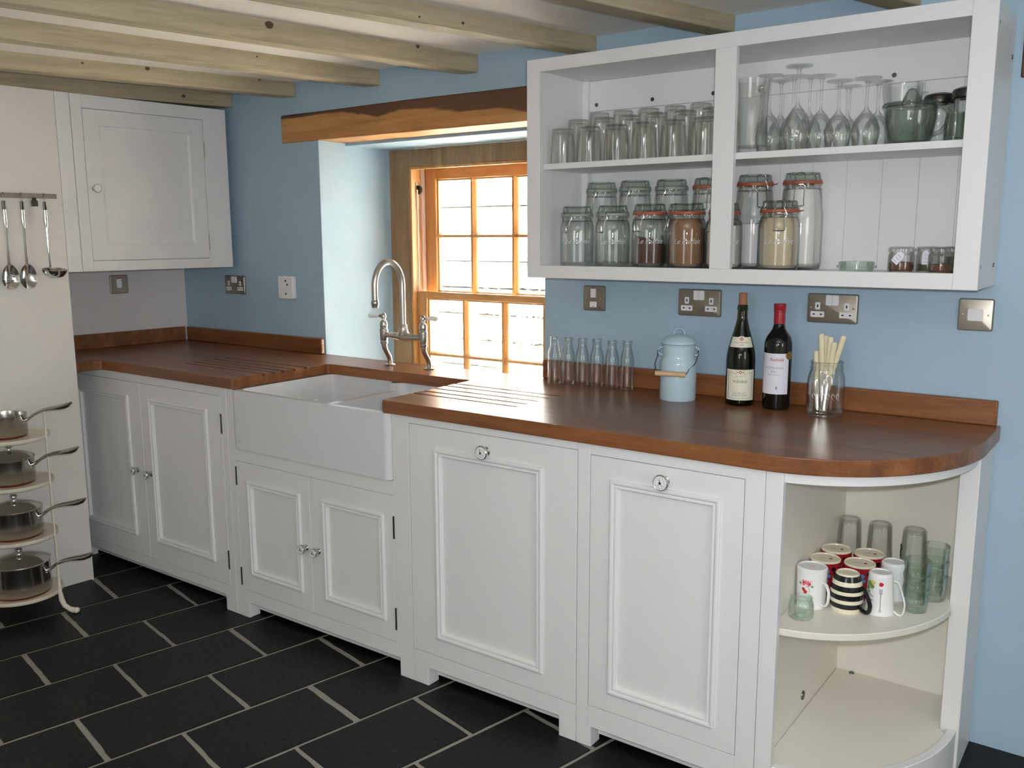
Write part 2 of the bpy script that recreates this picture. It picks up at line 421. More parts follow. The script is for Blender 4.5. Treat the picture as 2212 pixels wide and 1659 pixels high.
# left wall: plaster behind the corner, then a boxed-in full-height panel standing forward
g = G(); g.box(-.5, 0, -4.9, .0, -.06, T2)
g.box(.0, .445, -4.9, -.748, -.06, 1.983)
g.xf(RL.to_4x4()); struct('wall_left', g, [PLASTER, PANELW], smooth=False)
w = bpy.data.objects['wall_left']
for f in w.data.polygons:
    if max(w.data.vertices[i].co.x for i in f.vertices) > .36: f.material_index = 1
g = G()
for y0, y1, z0, z1 in ((RY, -2.85, -.06, T2), (-1.75, 0, -.06, T2), (-2.85, -1.75, -.06, 1.0), (-2.85, -1.75, 1.9, T2)): g.box(RX, RX+.3, y0, y1, z0, z1)
struct('wall_right', g, WARMW, smooth=False)
g = G()
for y0, y1, z0, z1 in ((-2.85, -2.80, 1.0, 1.9), (-1.80, -1.75, 1.0, 1.9), (-2.80, -1.80, 1.0, 1.05), (-2.80, -1.80, 1.85, 1.9), (-2.32, -2.28, 1.05, 1.85)): g.box(RX+.1, RX+.16, y0, y1, z0, z1)
struct('side_fill_window', g, SASH)  # unseen side window, added and sized to light the room from the right
g = G(); g.box(-1.2, 3.1, RY-.3, RY, -.06, T2); g.box(4.1, 6.4, RY-.3, RY, -.06, T2); g.box(3.1, 4.1, RY-.3, RY, -.06, 1.05); g.box(3.1, 4.1, RY-.3, RY, 1.97, T2)
struct('wall_rear', g, WARMW, smooth=False)
g = G()
for x0, x1, z0, z1 in ((3.1, 3.16, 1.05, 1.97), (4.04, 4.1, 1.05, 1.97), (3.16, 4.04, 1.05, 1.11), (3.16, 4.04, 1.91, 1.97), (3.58, 3.62, 1.11, 1.91)): g.box(x0, x1, RY-.14, RY-.08, z0, z1)
struct('rear_fill_window', g, SASH)  # unseen rear window, added to fill the room with daylight

# window_1: casing with backlit shade in its colour, sash box, two six-pane sashes
g = G()
g.box(1.003, 1.12, .42, .445, .6, 1.806); g.box(1.12, 1.90, .42, .445, 1.73, 1.806); g.box(1.90, 2.03, .42, .445, .6, 1.806)
win = struct('window_1', g, CASING, bevel=.003)
g = G(); g.box(1.108, 1.12, .445, .60, .6, 1.74); g.box(1.90, 1.912, .445, .60, .6, 1.74)
g.box(1.12, 1.90, .445, .60, 1.73, 1.745); g.box(1.12, 1.132, .424, .45, .6, 1.73); g.box(1.888, 1.90, .424, .45, .6, 1.73); g.box(1.132, 1.888, .424, .45, 1.718, 1.73)
struct('sash_box', g, SASH, parent=win, bevel=.002)
g = G(); g.box(1.12, 1.128, .500, .522, .62, 1.73); g.box(1.892, 1.90, .500, .522, .62, 1.73); struct('parting_bead', g, SEALSTRIP, parent=win)
g = G(); g.box(1.003, 2.03, .42, .64, .6, .622); struct('window_sill', g, SASHX, parent=win)
def sash(nm, y0, y1, z0, z1, glz0, glz1, gx0, gx1, bars, zbar):
    g = G(); sx0, sx1 = 1.124, 1.896
    g.box(sx0, gx0, y0, y1, z0, z1); g.box(gx1, sx1, y0, y1, z0, z1)
    o = struct(nm, g, SASH, parent=win, bevel=.004)
    g = G(); g.box(gx0, gx1, y0, y1, z0, glz0); g.box(gx0, gx1, y0, y1, glz1, z1); struct('rail', g, SASHX, parent=o, bevel=.004)
    g = G()
    for a, b in bars:
        m = (a+b)/2
        g.prism([(m-.005, y0+.001), (m+.005, y0+.001), (b-.002, y0+.014), (b, y0+.018), (b, y0+.026), (m+.004, y1), (m-.004, y1), (a, y0+.026), (a, y0+.018), (a+.002, y0+.014)], glz0, glz1)
    m = zbar; g.prism([(y0+.002, m-.005), (y0+.002, m+.005), (y0+.018, m+.010), (y0+.026, m+.010), (y1-.001, m+.004), (y1-.001, m-.004), (y0+.026, m-.010), (y0+.018, m-.010)], gx0, gx1, 'yz')
    for a, b in ((gx0, gx0+.007), (gx1-.007, gx1)): g.box(a, b, y0+.012, y0+.026, glz0, glz1)
    for a, b in ((glz0, glz0+.007), (glz1-.007, glz1)): g.box(gx0, gx1, y0+.012, y0+.026, a, b)
    struct('glazing_bar', g, SASH, parent=o)
    g = G(); g.box(gx0-.004, gx1+.004, y0+.026, y0+.029, glz0-.004, glz1+.004); struct('pane', g, PANE, parent=o, smooth=False)
sash('upper_sash', .527, .567, 1.135, 1.729, 1.165, 1.677, 1.187, 1.835, ((1.379, 1.411), (1.607, 1.639)), 1.421)
sash('lower_sash', .453, .493, .622, 1.170, .67, 1.140, 1.185, 1.83, ((1.387, 1.419), (1.603, 1.637)), .883)
g = G(); g.box(1.12, 1.123, .468, .484, 1.545, 1.665); struct('pulley_plate', g, STEEL, parent=win, bevel=.001)
g = G(); g.lathe([(0, -.006), (.02, -.006), (.016, 0), (.02, .006), (0, .006)], (1.128, .476, 1.63), 20, M=Matrix.Rotation(PI/2, 3, 'X')); struct('pulley_wheel', g, DARKSTEEL, parent=win)
g = G(); g.tube([(1.134, .462, 1.63), (1.134, .462, 1.171)], .0035, 8); struct('sash_cord', g, CORD, parent=win)

# lintel above the window, and the dark beam end on the right
g = G(); g.prism([(.7726, 1.821), (2.34, 1.819), (2.34, 1.937), (1.5, 1.941), (1.0, 1.937), (.7716, 1.934)], -.004, .155, 'xz')
solo('lintel_beam', g, LINTEL, 'chunky oiled timber lintel over the window with a dark wavy streak along its top', 'lintel', (1.3, 0, 1.82), bevel=.005)
g = G(); g.box(3.592, 4.6, -.006, .03, 1.812, 1.944)
solo('wooden_beam', g, DARKWOOD, 'dark brown timber end on the blue wall at the right edge beside the wall cabinet', 'beam', (3.6, -.0, 1.81), bevel=.004)

# ceiling joists
KN = {0: ((.217, 2.030, .007),), 1: ((.607, 2.058, .007), (.838, 2.054, .004), (.159, 2.060, .004)), 2: ((.516, 2.052, .003),), 3: ((.815, 2.052, .011), (.266, 2.060, .006)), 4: ((.546, 2.034, .004), (.697, 2.03, .003))}
for i, (x, ang, z, wd, lab) in enumerate((
    (.4434, 16.0, 1.9992, .07, 'limed pine joist furthest left, just above the white cupboard'),
    (.8716, 15.6, 2.0075, .07, 'limed pine ceiling joist, second from the left, ending left of the lintel'),
    (1.365, 12.2, 2.0057, .072, 'limed pine ceiling joist, third from the left, ending above the lintel middle'),
    (1.8532, 12.2, 2.0041, .072, 'knotty limed pine ceiling joist, fourth from the left, the longest fully seen'),
    (2.3492, 14.5, 2.0150, .072, 'limed pine ceiling joist ending at the top left corner of the wall cabinet'),
    (2.8267, 15.0, 2.0180, .075, 'greyer pine joist above the middle of the open wall cabinet'),
    (3.345, 15.0, 2.0180, .075, 'dark pine joist glimpsed over the right bay of the wall cabinet'),
    (3.86, 15.0, 2.0180, .075, None), (4.36, 15.0, 2.0180, .075, None))):
    if lab is None: continue
    a = rad(ang); L = 4.2; g = G(); n = 8; P = []
    sx, sy = -math.sin(a), -math.cos(a)
    for k in range(n+1): P.append((x+sx*L*k/n+random.uniform(-.001, .001), sy*L*k/n))
    Q = [(px-wd, py) for px, py in P][::-1]
    g.prism(P+Q, z, 2.075)
    M4 = Matrix.Rotation(-a, 4, 'Z')  # build with the grain along local Y
    org = Vector((x, 0, z)); g.xf(Matrix.Translation(-org)); g.xf(Matrix.Rotation(a, 4, 'Z'))
    jo = solo('ceiling_joist', g, JOIST, lab, 'joist', tuple(org), 'ceiling joists', bevel=.003, rotz=-a, org=(0, 0, 0))
    for ks, kz, kr in KN.get(i, ()):
        g = G(); n = 12; f_ = [g.b.verts.new((.0012, -ks+kr*1.25*math.cos(2*PI*k/n)*(1+.12*math.sin(3*2*PI*k/n)), kz-z+kr*math.sin(2*PI*k/n))) for k in range(n)]; b_ = [g.b.verts.new((-.003, v.co.y, v.co.z)) for v in f_]
        g.b.faces.new(f_); g.b.faces.new(b_[::-1])
        for k in range(n): g.b.faces.new([f_[k], f_[(k+1) % n], b_[(k+1) % n], b_[k]])
        kn = finish(g, 'knot', KNOT, smooth=False); kn.parent = jo

# outdoors: paving, pale stone wall, a leafy plant
g = G(); g.box(-8, 12, .75, 12, -.5, -.1); struct('ground', g, STONE)
g = G(); rr = random.Random(2)
for j in range(9):
    x = -3.0+rr.uniform(0, .2)
    while x < 5:
        wdt = rr.uniform(.25, .6); z0 = -.1+.22*j
        g.box(x, x+wdt-.015, 3.2+rr.uniform(0, .05), 3.6, z0, z0+.205); x += wdt
solo('garden_wall', g, STONE, 'pale sunlit stone wall seen through the window', 'wall', (0, 3.2, -.1), smooth=False, bevel=.02)
g = G(); rr = random.Random(3)
for k in range(60):
    a = rr.uniform(0, 2*PI); b = rr.uniform(.2, 1.3); r = rr.uniform(.05, .28)
    p = Vector((.35+r*math.cos(a), 2.3+r*math.sin(a), .55+.45*math.sin(b)+rr.uniform(-.1, .15)))
    d = Vector((math.cos(a), math.sin(a), rr.uniform(-.3, .8))).normalized(); q = p+d*.09; s_ = d.cross(Vector((0, 0, 1))).normalized()*.022
    vv = [g.b.verts.new(v) for v in (p, p+d*.045+s_+Vector((0, 0, .006)), q, p+d*.045-s_+Vector((0, 0, .006)))]; g.b.faces.new(vv)
    g.tube([(.35, 2.3, .1), ((.35+p.x)/2, (2.3+p.y)/2, p.z-.15), p], .004, 5)
g.lathe([(0, 0), (.12, 0), (.16, .25), (.14, .25), (.12, .02), (0, .02)], (.35, 2.3, -.1), 20)
solo('garden_plant', g, LEAF, 'leafy potted plant outside the window', 'plant', (.35, 2.3, -.1), smooth=False, recalc=False)

# ------------------------------------------------------------------ base cabinets
def knob(parent, x, z, y=YF, r=.017, dial=False):
    M = Matrix.Rotation(PI/2, 3, 'X')   # lathe axis z -> -y
    g = G(); g.lathe([(0, 0), (r*.62, 0), (r*.62, .003), (r*.42, .006), (r*.42, .014), (r*.9, .019), (r, .023), (r, .028), (r*.93, .030), (r*.86, .029), (0, .029)], (x, y, z), 28, M=M)
    k = part('knob', g, CHROME, parent)
    g = G(); g.lathe([(0, .0288), (r*.85, .0288), (r*.84, .0305), (0, .0312)], (x, y, z), 28, M=M); kk = part('knob_face', g, CERAM, parent); kk.parent = parent
    # printed marks on the ceramic face
    g = G()
    g.lathe([(0, .0311), (r*.16, .0311), (r*.14, .0318), (0, .032)], (x, y, z), 14, M=M)
    for i in range(12 if dial else 3):
        a = rad(i*30) if dial else rad(90+i*120)
        q0, q1 = (.55, .68) if dial else (.2, .6)
        c0 = (x+math.cos(a)*r*q0, y-.0316, z+math.sin(a)*r*q0); c1 = (x+math.cos(a)*r*q1, y-.0316, z+math.sin(a)*r*q1)
        g.tube([c0, c1], .0005 if dial else .0009, 4)
    if dial: g.tube([(x, y-.0318, z), (x-r*.05, y-.0318, z+r*.45)], .0007, 4); g.tube([(x, y-.0318, z), (x+.3*r, y-.0318, z-.35*r)], .0005, 4); g.tube([(x, y-.0318, z), (x-.3*r, y-.0318, z-.35*r)], .0005, 4)
    m = part('dial_marks', g, BLACK, parent)
    return k
def door(parent, x0, x1, z0, z1, mx0, mx1, mz0, mz1, mat=WHITE, y=YF, name='door', proud=.0):
    """inset door: flat frame, bolection bead, sunk panel. mx/mz: outer line of the bead"""
    yf = y-proud; g = G(); b = g.b
    def ring(a0, a1, c0, c1, yy): return [b.verts.new(p) for p in ((a0, yy, c0), (a1, yy, c0), (a1, yy, c1), (a0, yy, c1))]
    R = [ring(x0, x1, z0, z1, y+.02), ring(x0, x1, z0, z1, yf+.0012), ring(x0+.0012, x1-.0012, z0+.0012, z1-.0012, yf)]
    for i, d in ((0, 0), (.001, -.006), (.004, -.0085), (.009, -.0085), (.013, -.004), (.0155, -.0035), (.0175, -.006), (.0205, -.006), (.0235, .0), (.025, .006)):
        R.append(ring(mx0+i, mx1-i, mz0+i, mz1-i, yf+d))
    b.faces.new(R[0][::-1])
    for A, B in zip(R, R[1:]):
        for k in range(4): b.faces.new([A[k], A[(k+1) % 4], B[(k+1) % 4], B[k]])
    b.faces.new(R[-1])
    return part(name, g, mat, parent, angle=.35)
def hinge(parent, x, z0, z1, y=YF, mat=DARKSTEEL):
    g = G(); g.box(x-.0022, x+.0022, y-.0035, y+.004, z0, z1); return part('hinge', g, mat, parent)
GP = .0016
def gapframe(g, hole, x0, x1, z0, z1, y=YF, th=.022):
    """face frame: box x0..x1 z0..z1 with a rectangular hole"""
    a0, a1, c0, c1 = hole
    g.box(x0, a0, y, y+th, z0, z1); g.box(a1, x1, y, y+th, z0, z1)
    if c0 > z0: g.box(a0, a1, y, y+th, z0, c0)
    if c1 < z1: g.box(a0, a1, y, y+th, c1, z1)
ZT = .878
def carcass(parent, x0, x1, feet, yb=-.03):
    g = G(); e = .0009
    g.box(x0+e, x0+.018, YF+.022, yb, .10, ZT); g.box(x1-.018, x1-e, YF+.022, yb, .10, ZT); g.box(x0+.018, x1-.018, YF+.03, yb, .10, .118); g.box(x0+.018, x1-.018, yb-.008, yb, .118, ZT)
    part('carcass', g, WHITE, parent)
    g = G(); g.box(x0+.01, x1-.01, YF+.045, YF+.06, .02, .10); part('plinth', g, WHITE, parent)
    for a, b in feet:
        g = G(); g.box(a, b, YF, YF+.05, 0, .062); part('foot', g, WHITE, parent, bevel=.001)
    for q in (x0+.04, x1-.09): g = G(); g.box(q, q+.05, yb-.1, yb-.05, 0, .10); part('rear_foot', g, WHITE, parent)

cab = thing('base_cabinet', 'white two-door base cabinet in the left corner with tall panelled doors', 'cabinet', (.62, YF, 0))
g = G(); X0, X1 = .03, 1.1722
gapframe(g, (.0855, 1.1385, .1, .8425), X0, X1, .061, ZT); part('face_frame', g, WHITE, cab, bevel=.0008)
g = G(); g.box(.085, 1.139, YF+.012, YF+.02, .1, .845); part('shadow_gap', g, GAP, cab)
d = door(cab, .087, .6075, .1015, .841, .137, .525, .183, .785); knob(d, .558, .473)
d = door(cab, .6095, 1.137, .1015, .841, .669, 1.054, .183, .785); knob(d, .652, .470); hinge(d, 1.1378, .70, .775); hinge(d, 1.1378, .17, .245)
carcass(cab, X0, X1, ((X0, .10), (1.106, X1)))

cab = thing('base_cabinet', 'white double-door cabinet beneath the big ceramic sink', 'cabinet', (1.62, YF, 0))
g = G(); X0, X1 = 1.1738, 2.0762
g.box(X0, 1.2100, YF, YF+.022, .061, ZT); g.box(2.0065, X1, YF, YF+.022, .061, ZT); g.box(1.21, 2.0065, YF, YF+.022, .061, .1085); g.box(1.21, 2.0065, YF, YF+.022, .6075, .6565)
part('face_frame', g, WHITE, cab, bevel=.0008)
g = G(); g.box(1.2095, 2.007, YF+.012, YF+.02, .1, .62); part('shadow_gap', g, GAP, cab)
d = door(cab, 1.2115, 1.6065, .110, .606, 1.272, 1.560, .176, .54); knob(d, 1.583, .348); hinge(d, 1.2105, .515, .585); hinge(d, 1.2105, .125, .195)
d = door(cab, 1.6085, 2.005, .110, .606, 1.672, 1.962, .176, .54); knob(d, 1.645, .348); hinge(d, 2.0055, .465, .54); hinge(d, 2.0055, .155, .23)
g = G(); e = .0009
g.box(X0+e, X0+.018, YF+.022, -.03, .10, ZT); g.box(X1-.018, X1-e, YF+.022, -.03, .10, ZT); g.box(X0+.018, X1-.018, YF+.03, -.03, .10, .118); g.box(X0+.018, X1-.018, -.038, -.03, .118, ZT); g.box(X0+.018, X1-.018, YF+.022, -.16, .638, .6565); part('carcass', g, WHITE, cab)
g = G(); g.box(X0+.01, X1-.01, YF+.045, YF+.06, .02, .10); part('plinth', g, WHITE, cab)
for a, b in ((X0, 1.243), (2.018, X1)):
    g = G(); g.box(a, b, YF, YF+.05, 0, .062); part('foot', g, WHITE, cab, bevel=.001)

cab = thing('base_cabinet', 'white single-door cabinet right of the sink with a dial knob and no side rails', 'cabinet', (2.385, YF, 0))
g = G(); X0, X1 = 2.0778, 2.6932
g.box(X0, X1, YF, YF+.022, .061, .1105); part('bottom_rail', g, WHITE, cab, bevel=.0008); g = G(); g.box(X0, X1, YF, YF+.022, .8535, ZT); part('top_rail', g, WHITE, cab, bevel=.0008)
g = G(); g.box(X0+.001, X1-.001, YF+.012, YF+.02, .1, .86); part('shadow_gap', g, GAP, cab)
d = door(cab, X0+.001, X1-.001, .1125, .852, 2.182, 2.582, .172, .787); knob(d, 2.383, .806, r=.021, dial=True)
carcass(cab, X0, X1, ((X0, 2.14), (2.637, X1)))

cab = thing('base_cabinet', 'white framed single-door cabinet beside the open curved shelves', 'cabinet', (2.95, YF, 0))
g = G(); X0, X1 = 2.6948, 3.2150
gapframe(g, (2.7325, 3.1655, .1235, .8465), X0, X1, .061, ZT); part('face_frame', g, WHITE, cab, bevel=.0008)
g = G(); g.box(2.73, 3.168, YF+.012, YF+.02, .12, .85); part('shadow_gap', g, GAP, cab)
d = door(cab, 2.7343, 3.1637, .1253, .8448, 2.796, 3.108, .18, .788); knob(d, 2.955, .809, r=.021, dial=True)
carcass(cab, X0, X1, ((X0, 2.743), (3.16, X1)))

# open curved end unit
EC = (3.2, -.2)
def ell(rx, ry, a0=270, a1=360, n=24, c=EC): return [(c[0]+rx*math.cos(rad(a0+(a1-a0)*k/n)), c[1]+ry*math.sin(rad(a0+(a1-a0)*k/n))) for k in range(n+1)]
cs = thing('corner_shelf_unit', 'white open quarter-round end unit with curved shelves at the worktop end', 'shelf unit', (3.4, -.3, 0))
g = G(); g.box(3.2162, 3.2585, YF, YF+.02, .0, ZT); part('stile', g, WHITE, cs, bevel=.001)
g = G(); g.box(3.2162, 3.230, YF+.02, -.002, .0, ZT); part('side_panel', g, WHITE2, cs)
g = G(); g.box(3.230, 3.556, -.016, -.002, .0, ZT); part('back_panel', g, WHITE2, cs)
g = G(); g.box(3.556, 3.603, -.20, -.002, .0, ZT); part('end_post', g, WHITE, cs, bevel=.002)
g = G(); o_ = ell(.3965, .452, 278.5, 359.5); i_ = ell(.374, .43, 278.5, 359.5)[::-1]; g.prism(o_+i_, .851, ZT); part('curved_top_rail', g, WHITE, cs, bevel=.001)
g = G(); g.prism([(3.2305, -.016)]+[(3.2305, -.62)]+ell(.374, .43, 275, 352)+[(3.5555, -.205), (3.5555, -.016)], .462, .48); part('curved_shelf', g, WHITE2, cs, bevel=.002)
g = G(); g.prism([(3.2305, -.016)]+[(3.2305, -.63)]+ell(.385, .44, 275, 355)+[(3.5555, -.205), (3.5555, -.016)], .10, .122); part('bottom_shelf', g, WHITE2, cs, bevel=.002)
g = G(); g.prism(ell(.3965, .452, 278.5, 359.5)+ell(.374, .43, 278.5, 359.5)[::-1], 0, .125); part('curved_plinth', g, WHITE, cs, bevel=.002)
g = G(); g.lathe([(0, 0), (.013, 0), (.012, .003), (0, .0035)], (3.230, -.335, .125+.045), 18, M=Matrix.Rotation(PI/2, 3, 'Y')); part('screw_head', g, SCREW, cs)
g = G(); g.lathe([(0, 0), (.008, 0), (.007, .003), (0, .003)], (3.278, -.028, .122), 14); part('screw_head', g, SCREW, cs)

# ------------------------------------------------------------------ worktop
wt = thing('worktop', 'oiled iroko worktop with drainer grooves, wrapping behind the sink and rounded at its right end', 'worktop', (2.0, -.3, .878))
P = [(0.003, -.003), (-.0608, -.740), (.352, -.775), (.352, -.700), (.375, -.671), (1.228, -.671), (1.236, -.663), (1.236, -.225)]+[(1.236+.017*(1-math.cos(rad(a))), -.225+.017*math.sin(rad(a))) for a in (30, 60, 90)]
P += [(1.955, -.208), (1.964, -.212), (1.968, -.225), (1.977, -.660), (1.985, -.671)]+[(3.12, -.671)]+ell(.415, .471, 270, 360, 30)+[(3.615, -.003)]
g = G(); g.prism(P, .878, H); o = part('board', g, WORKTOP, wt, smooth=False)
cuts = []
for y0, xs in ((-.520, 1.97), (-.468, 1.97), (-.410, 1.97), (-.348, 1.965), (-.296, 1.963)):
    c = G(); c.prism([(1.90, H-.007), (2.375, H-.007), (2.400, H+.001), (2.41, H+.01), (1.90, H+.01)], y0-.0048, y0+.0048, 'xz'); cuts.append(c)
for y0, xs in ((-.528, .735), (-.481, .735), (-.436, .735), (-.381, .735), (-.325, .735)):
    c = G(); c.prism([(xs, H+.001), (xs+.03, H-.008), (1.30, H-.008), (1.30, H+.01), (xs-.01, H+.01)], y0-.0058, y0+.0058, 'xz'); cuts.append(c)
cut(o, cuts)
o.data.materials.clear(); o.data.materials.append(WORKTOP)
bev(o, .0025, 2)
for f in o.data.polygons: f.use_smooth = False
for f in o.data.polygons: f.material_index = 0
GROOVE = wood('worktop_groove_wood', rgb(84, 48, 28), rgb(104, 62, 36), rgb(120, 74, 44), 'X', .75); o.data.materials.append(GROOVE)
for f in o.data.polygons:
    if .030 < f.center.z < .0385: f.material_index = 1 if (f.normal.z > .3 or (abs(f.normal.y) > .9 and f.area < .006 and f.center.y < .1 and f.center.y > -.30)) else 0
UZ = .986
for lab, pts in ((None, (.024, .995, -.022, -.002)), (None, (2.150, 3.606, -.022, -.002))):
    x0, x1, y0, y1 = pts; g = G(); g.box(x0, x1, y0, y1, H, UZ); part('upstand', g, WORKTOP, wt, bevel=.004)
g = G(); g.box(.002, .022, -.74, -.024, H, UZ); g.xf(RL.to_4x4()); part('upstand', g, WORKTOP, wt, bevel=.004)

# ------------------------------------------------------------------ sink
sk = thing('sink', 'white double-bowl ceramic apron sink set into the worktop', 'sink', (1.62, -.4, .66))
g = G(); g.prism(rrect(1.2165, 2.0045, -.668, -.165, .024, 8), .6595, .8755); o = part('basin', g, CERAMS, sk, smooth=False)
def bowl(x0, x1, y0, y1, zb):
    c = G(); lo = [c.b.verts.new((a, b_, zb)) for a, b_ in rrect(x0+.02, x1-.02, y0+.02, y1-.02, .03)]
    m1 = [c.b.verts.new((a, b_, zb+.02)) for a, b_ in rrect(x0+.004, x1-.004, y0+.004, y1-.004, .035)]
    hi = [c.b.verts.new((a, b_, .90)) for a, b_ in rrect(x0, x1, y0, y1, .035)]
    n = len(lo); c.b.faces.new(lo[::-1]); c.b.faces.new(hi)
    for A, B in ((lo, m1), (m1, hi)):
        for k in range(n): c.b.faces.new([A[k], A[(k+1) % n], B[(k+1) % n], B[k]])
    return c
cut(o, [bowl(1.240, 1.592, -.646, -.190, .70), bowl(1.618, 1.982, -.646, -.190, .70)]); 
c2 = G().box(1.585, 1.625, -.61, -.225, .846, .90); cut(o, [c2])
bev(o, .006, 3)
for x in (1.416, 1.80):
    g = G(); g.lathe([(0, .7005), (.040, .7005), (.038, .704), (.022, .7035), (.018, .701), (0, .701)], (x, -.42, 0), 24); part('drain', g, CHROME, sk)
g = G(); g.tube([(1.246, -.6682, .690), (1.268, -.6682, .690)], .0006, 4); g.tube([(1.250, -.6682, .6865), (1.264, -.6682, .6865)], .0005, 4); part('maker_mark', g, INKG, sk)

# ------------------------------------------------------------------ bridge tap
tp = thing('bridge_tap', 'brushed nickel bridge tap with swan-neck spout and white levers', 'tap', (1.567, -.09, H))
for sgn, xc in ((-1, 1.464), (1, 1.669)):
    g = G(); g.lathe([(0, 0), (.020, 0), (.021, .003), (.017, .006), (.010, .008), (.009, .011)], (xc, -.088, H), 24)
    pts = [(xc, -.088, H+.006), (xc, -.088, H+.02), (xc, -.092, H+.035), (xc, -.106, H+.055), (xc, -.116, H+.072), (xc, -.118, H+.088), (xc, -.118, H+.094)]
    g.tube(pts, [.0095]*4+[.0105, .0115, .0115], 16); part('leg', g, STEEL, tp)
    yc = -.118
    g = G(); g.lathe([(0, .088), (.0125, .088), (.0150, .092), (.0150, .098), (.0120, .101), (.0148, .106), (.0152, .126), (.0160, .138), (.0160, .146), (.0135, .149), (.0130, .152), (.0150, .156), (.0150, .166), (.0120, .176), (.0070, .180), (.0070, .187), (.0100, .190), (.0110, .197), (.0095, .203), (.0045, .208), (0, .2085)], (xc, yc, H), 24)
    part('valve_column', g, STEEL, tp)
    dx, dy = (-.95, -.30) if sgn < 0 else (.98, .15)
    g = G(); g.tube([(xc, yc, H+.196), (xc+dx*.022, yc+dy*.022, H+.198)], [.006, .005], 12); l = part('lever_neck', g, STEEL, tp)
    p = [Vector((xc+dx*t, yc+dy*t, H+.198+q)) for t, q in ((.019, 0), (.026, 0), (.040, .001), (.054, 0), (.062, -.001), (.066, -.0015))]
    g = G(); g.tube(p, [.0055, .0072, .0086, .0098, .0080, .003], 16); part('lever_handle', g, CERAM, tp, label='white ceramic lever handle')
g = G(); xs = [1.475, 1.49, 1.51, 1.53, 1.5665, 1.603, 1.623, 1.643, 1.658]; g.tube([(x, -.118, H+.125-.006*abs((x-1.5665)/.09)**0+(.002 if abs(x-1.5665) < .03 else .004)) for x in xs], [.0115, .010, .0115, .014, .0175, .014, .0115, .010, .0115], 18)
g.lathe([(.028, .128), (.021, .138), (.0165, .150), (.0155, .162), (.0165, .164), (.0165, .168), (.0120, .170)], (1.5665, -.118, H), 24); part('bridge', g, STEEL, tp)
pts = [(1.5665, -.118, H+.165)]+[(1.5665, -.118, H+z) for z in (.2, .25, .30, .325)]
for k in range(1, 17):
    a = PI*k/16; pts.append((1.5665-.012*(k/16), -.118-.068*(1-math.cos(a)), H+.325+.085*math.sin(a)))
pts += [(1.5545, -.254, H+z) for z in (.30, .275, .262)]
g = G(); g.tube(pts, [.0115]*(len(pts)), 18); sp = part('spout', g, STEEL, tp)
g = G(); g.lathe([(.0115, .270), (.0135, .268), (.0150, .262), (.0150, .256), (.0125, .251), (.0120, .242), (0, .243)], (1.5545, -.254, H), 20); part('spout_nozzle', g, STEEL, tp)

# ------------------------------------------------------------------ wall cabinet (open, right) and its fittings
YC = -.292
wc = thing('wall_cabinet', 'large white open-fronted wall cabinet with two bays of glassware', 'cabinet', (2.92, YC, 1.291))
g = G(); g.box(2.273, 2.321, YC, YC+.02, 1.291, 1.957); g.box(2.8955, 2.956, YC, YC+.02, 1.3305, 1.9185); g.box(3.5215, 3.577, YC, YC+.02, 1.291, 1.957)
g.box(2.321, 3.5215, YC, YC+.02, 1.291, 1.3305); g.box(2.321, 3.5215, YC, YC+.02, 1.9185, 1.957); part('face_frame', g, WHITE, wc, bevel=.0012)
for x0, x1 in ((2.2775, 2.3195), (3.5235, 3.573)):
    g = G(); g.box(x0, x1, YC+.0202, -.001, 1.291, 1.9565); part('side_panel', g, WHITE, wc)
g = G(); g.box(2.3197, 3.5233, YC+.0202, -.001, 1.303, 1.3250); part('bottom_board', g, WHITE, wc)
g = G(); g.box(2.3197, 3.5233, YC+.0202, -.001, 1.922, 1.9500); part('top_board', g, WHITE, wc)
g = G(); x = 2.3197
while x < 3.5233-1e-4:
    x1 = min(x+.0955, 3.5233); g.box(x+.0002, x1-.0002, -.0135, -.004, 1.325, 1.922); x = x1
g.box(2.3197, 3.5233, -.004, -.001, 1.325, 1.922); part('back_panel', g, WHITE, wc, bevel=.0007)
g = G(); g.box(2.3197, 3.5233, -.0255, -.0137, 1.825, 1.9218); part('hanging_rail', g, WHITE, wc, bevel=.001)
g = G(); g.box(2.3197, 2.342, -.040, -.0257, 1.3255, 1.9215); part('corner_batten', g, WHITE, wc, bevel=.001)
g = G(); g.box(2.3205, 3.5225, -.270, -.0137, 1.627, 1.645); part('shelf', g, WHITE, wc, bevel=.001)
for x in (2.366, 2.57, 2.775, 3.293):
    g = G(); g.lathe([(0, 0), (.0065, 0), (.006, .002), (0, .0022)], (x, -.0255, 1.846), 14, M=Matrix.Rotation(PI/2, 3, 'X')); part('screw_head', g, SCREW, wc)
for y, z in ((-.255, 1.345), (-.06, 1.345), (-.255, 1.905), (-.03, 1.86)):
    g = G(); g.lathe([(0, 0), (.006, 0), (.0055, .002), (0, .0022)], (3.573, y, z), 14, M=Matrix.Rotation(PI/2, 3, 'Y')); part('screw_head', g, SCREW, wc)

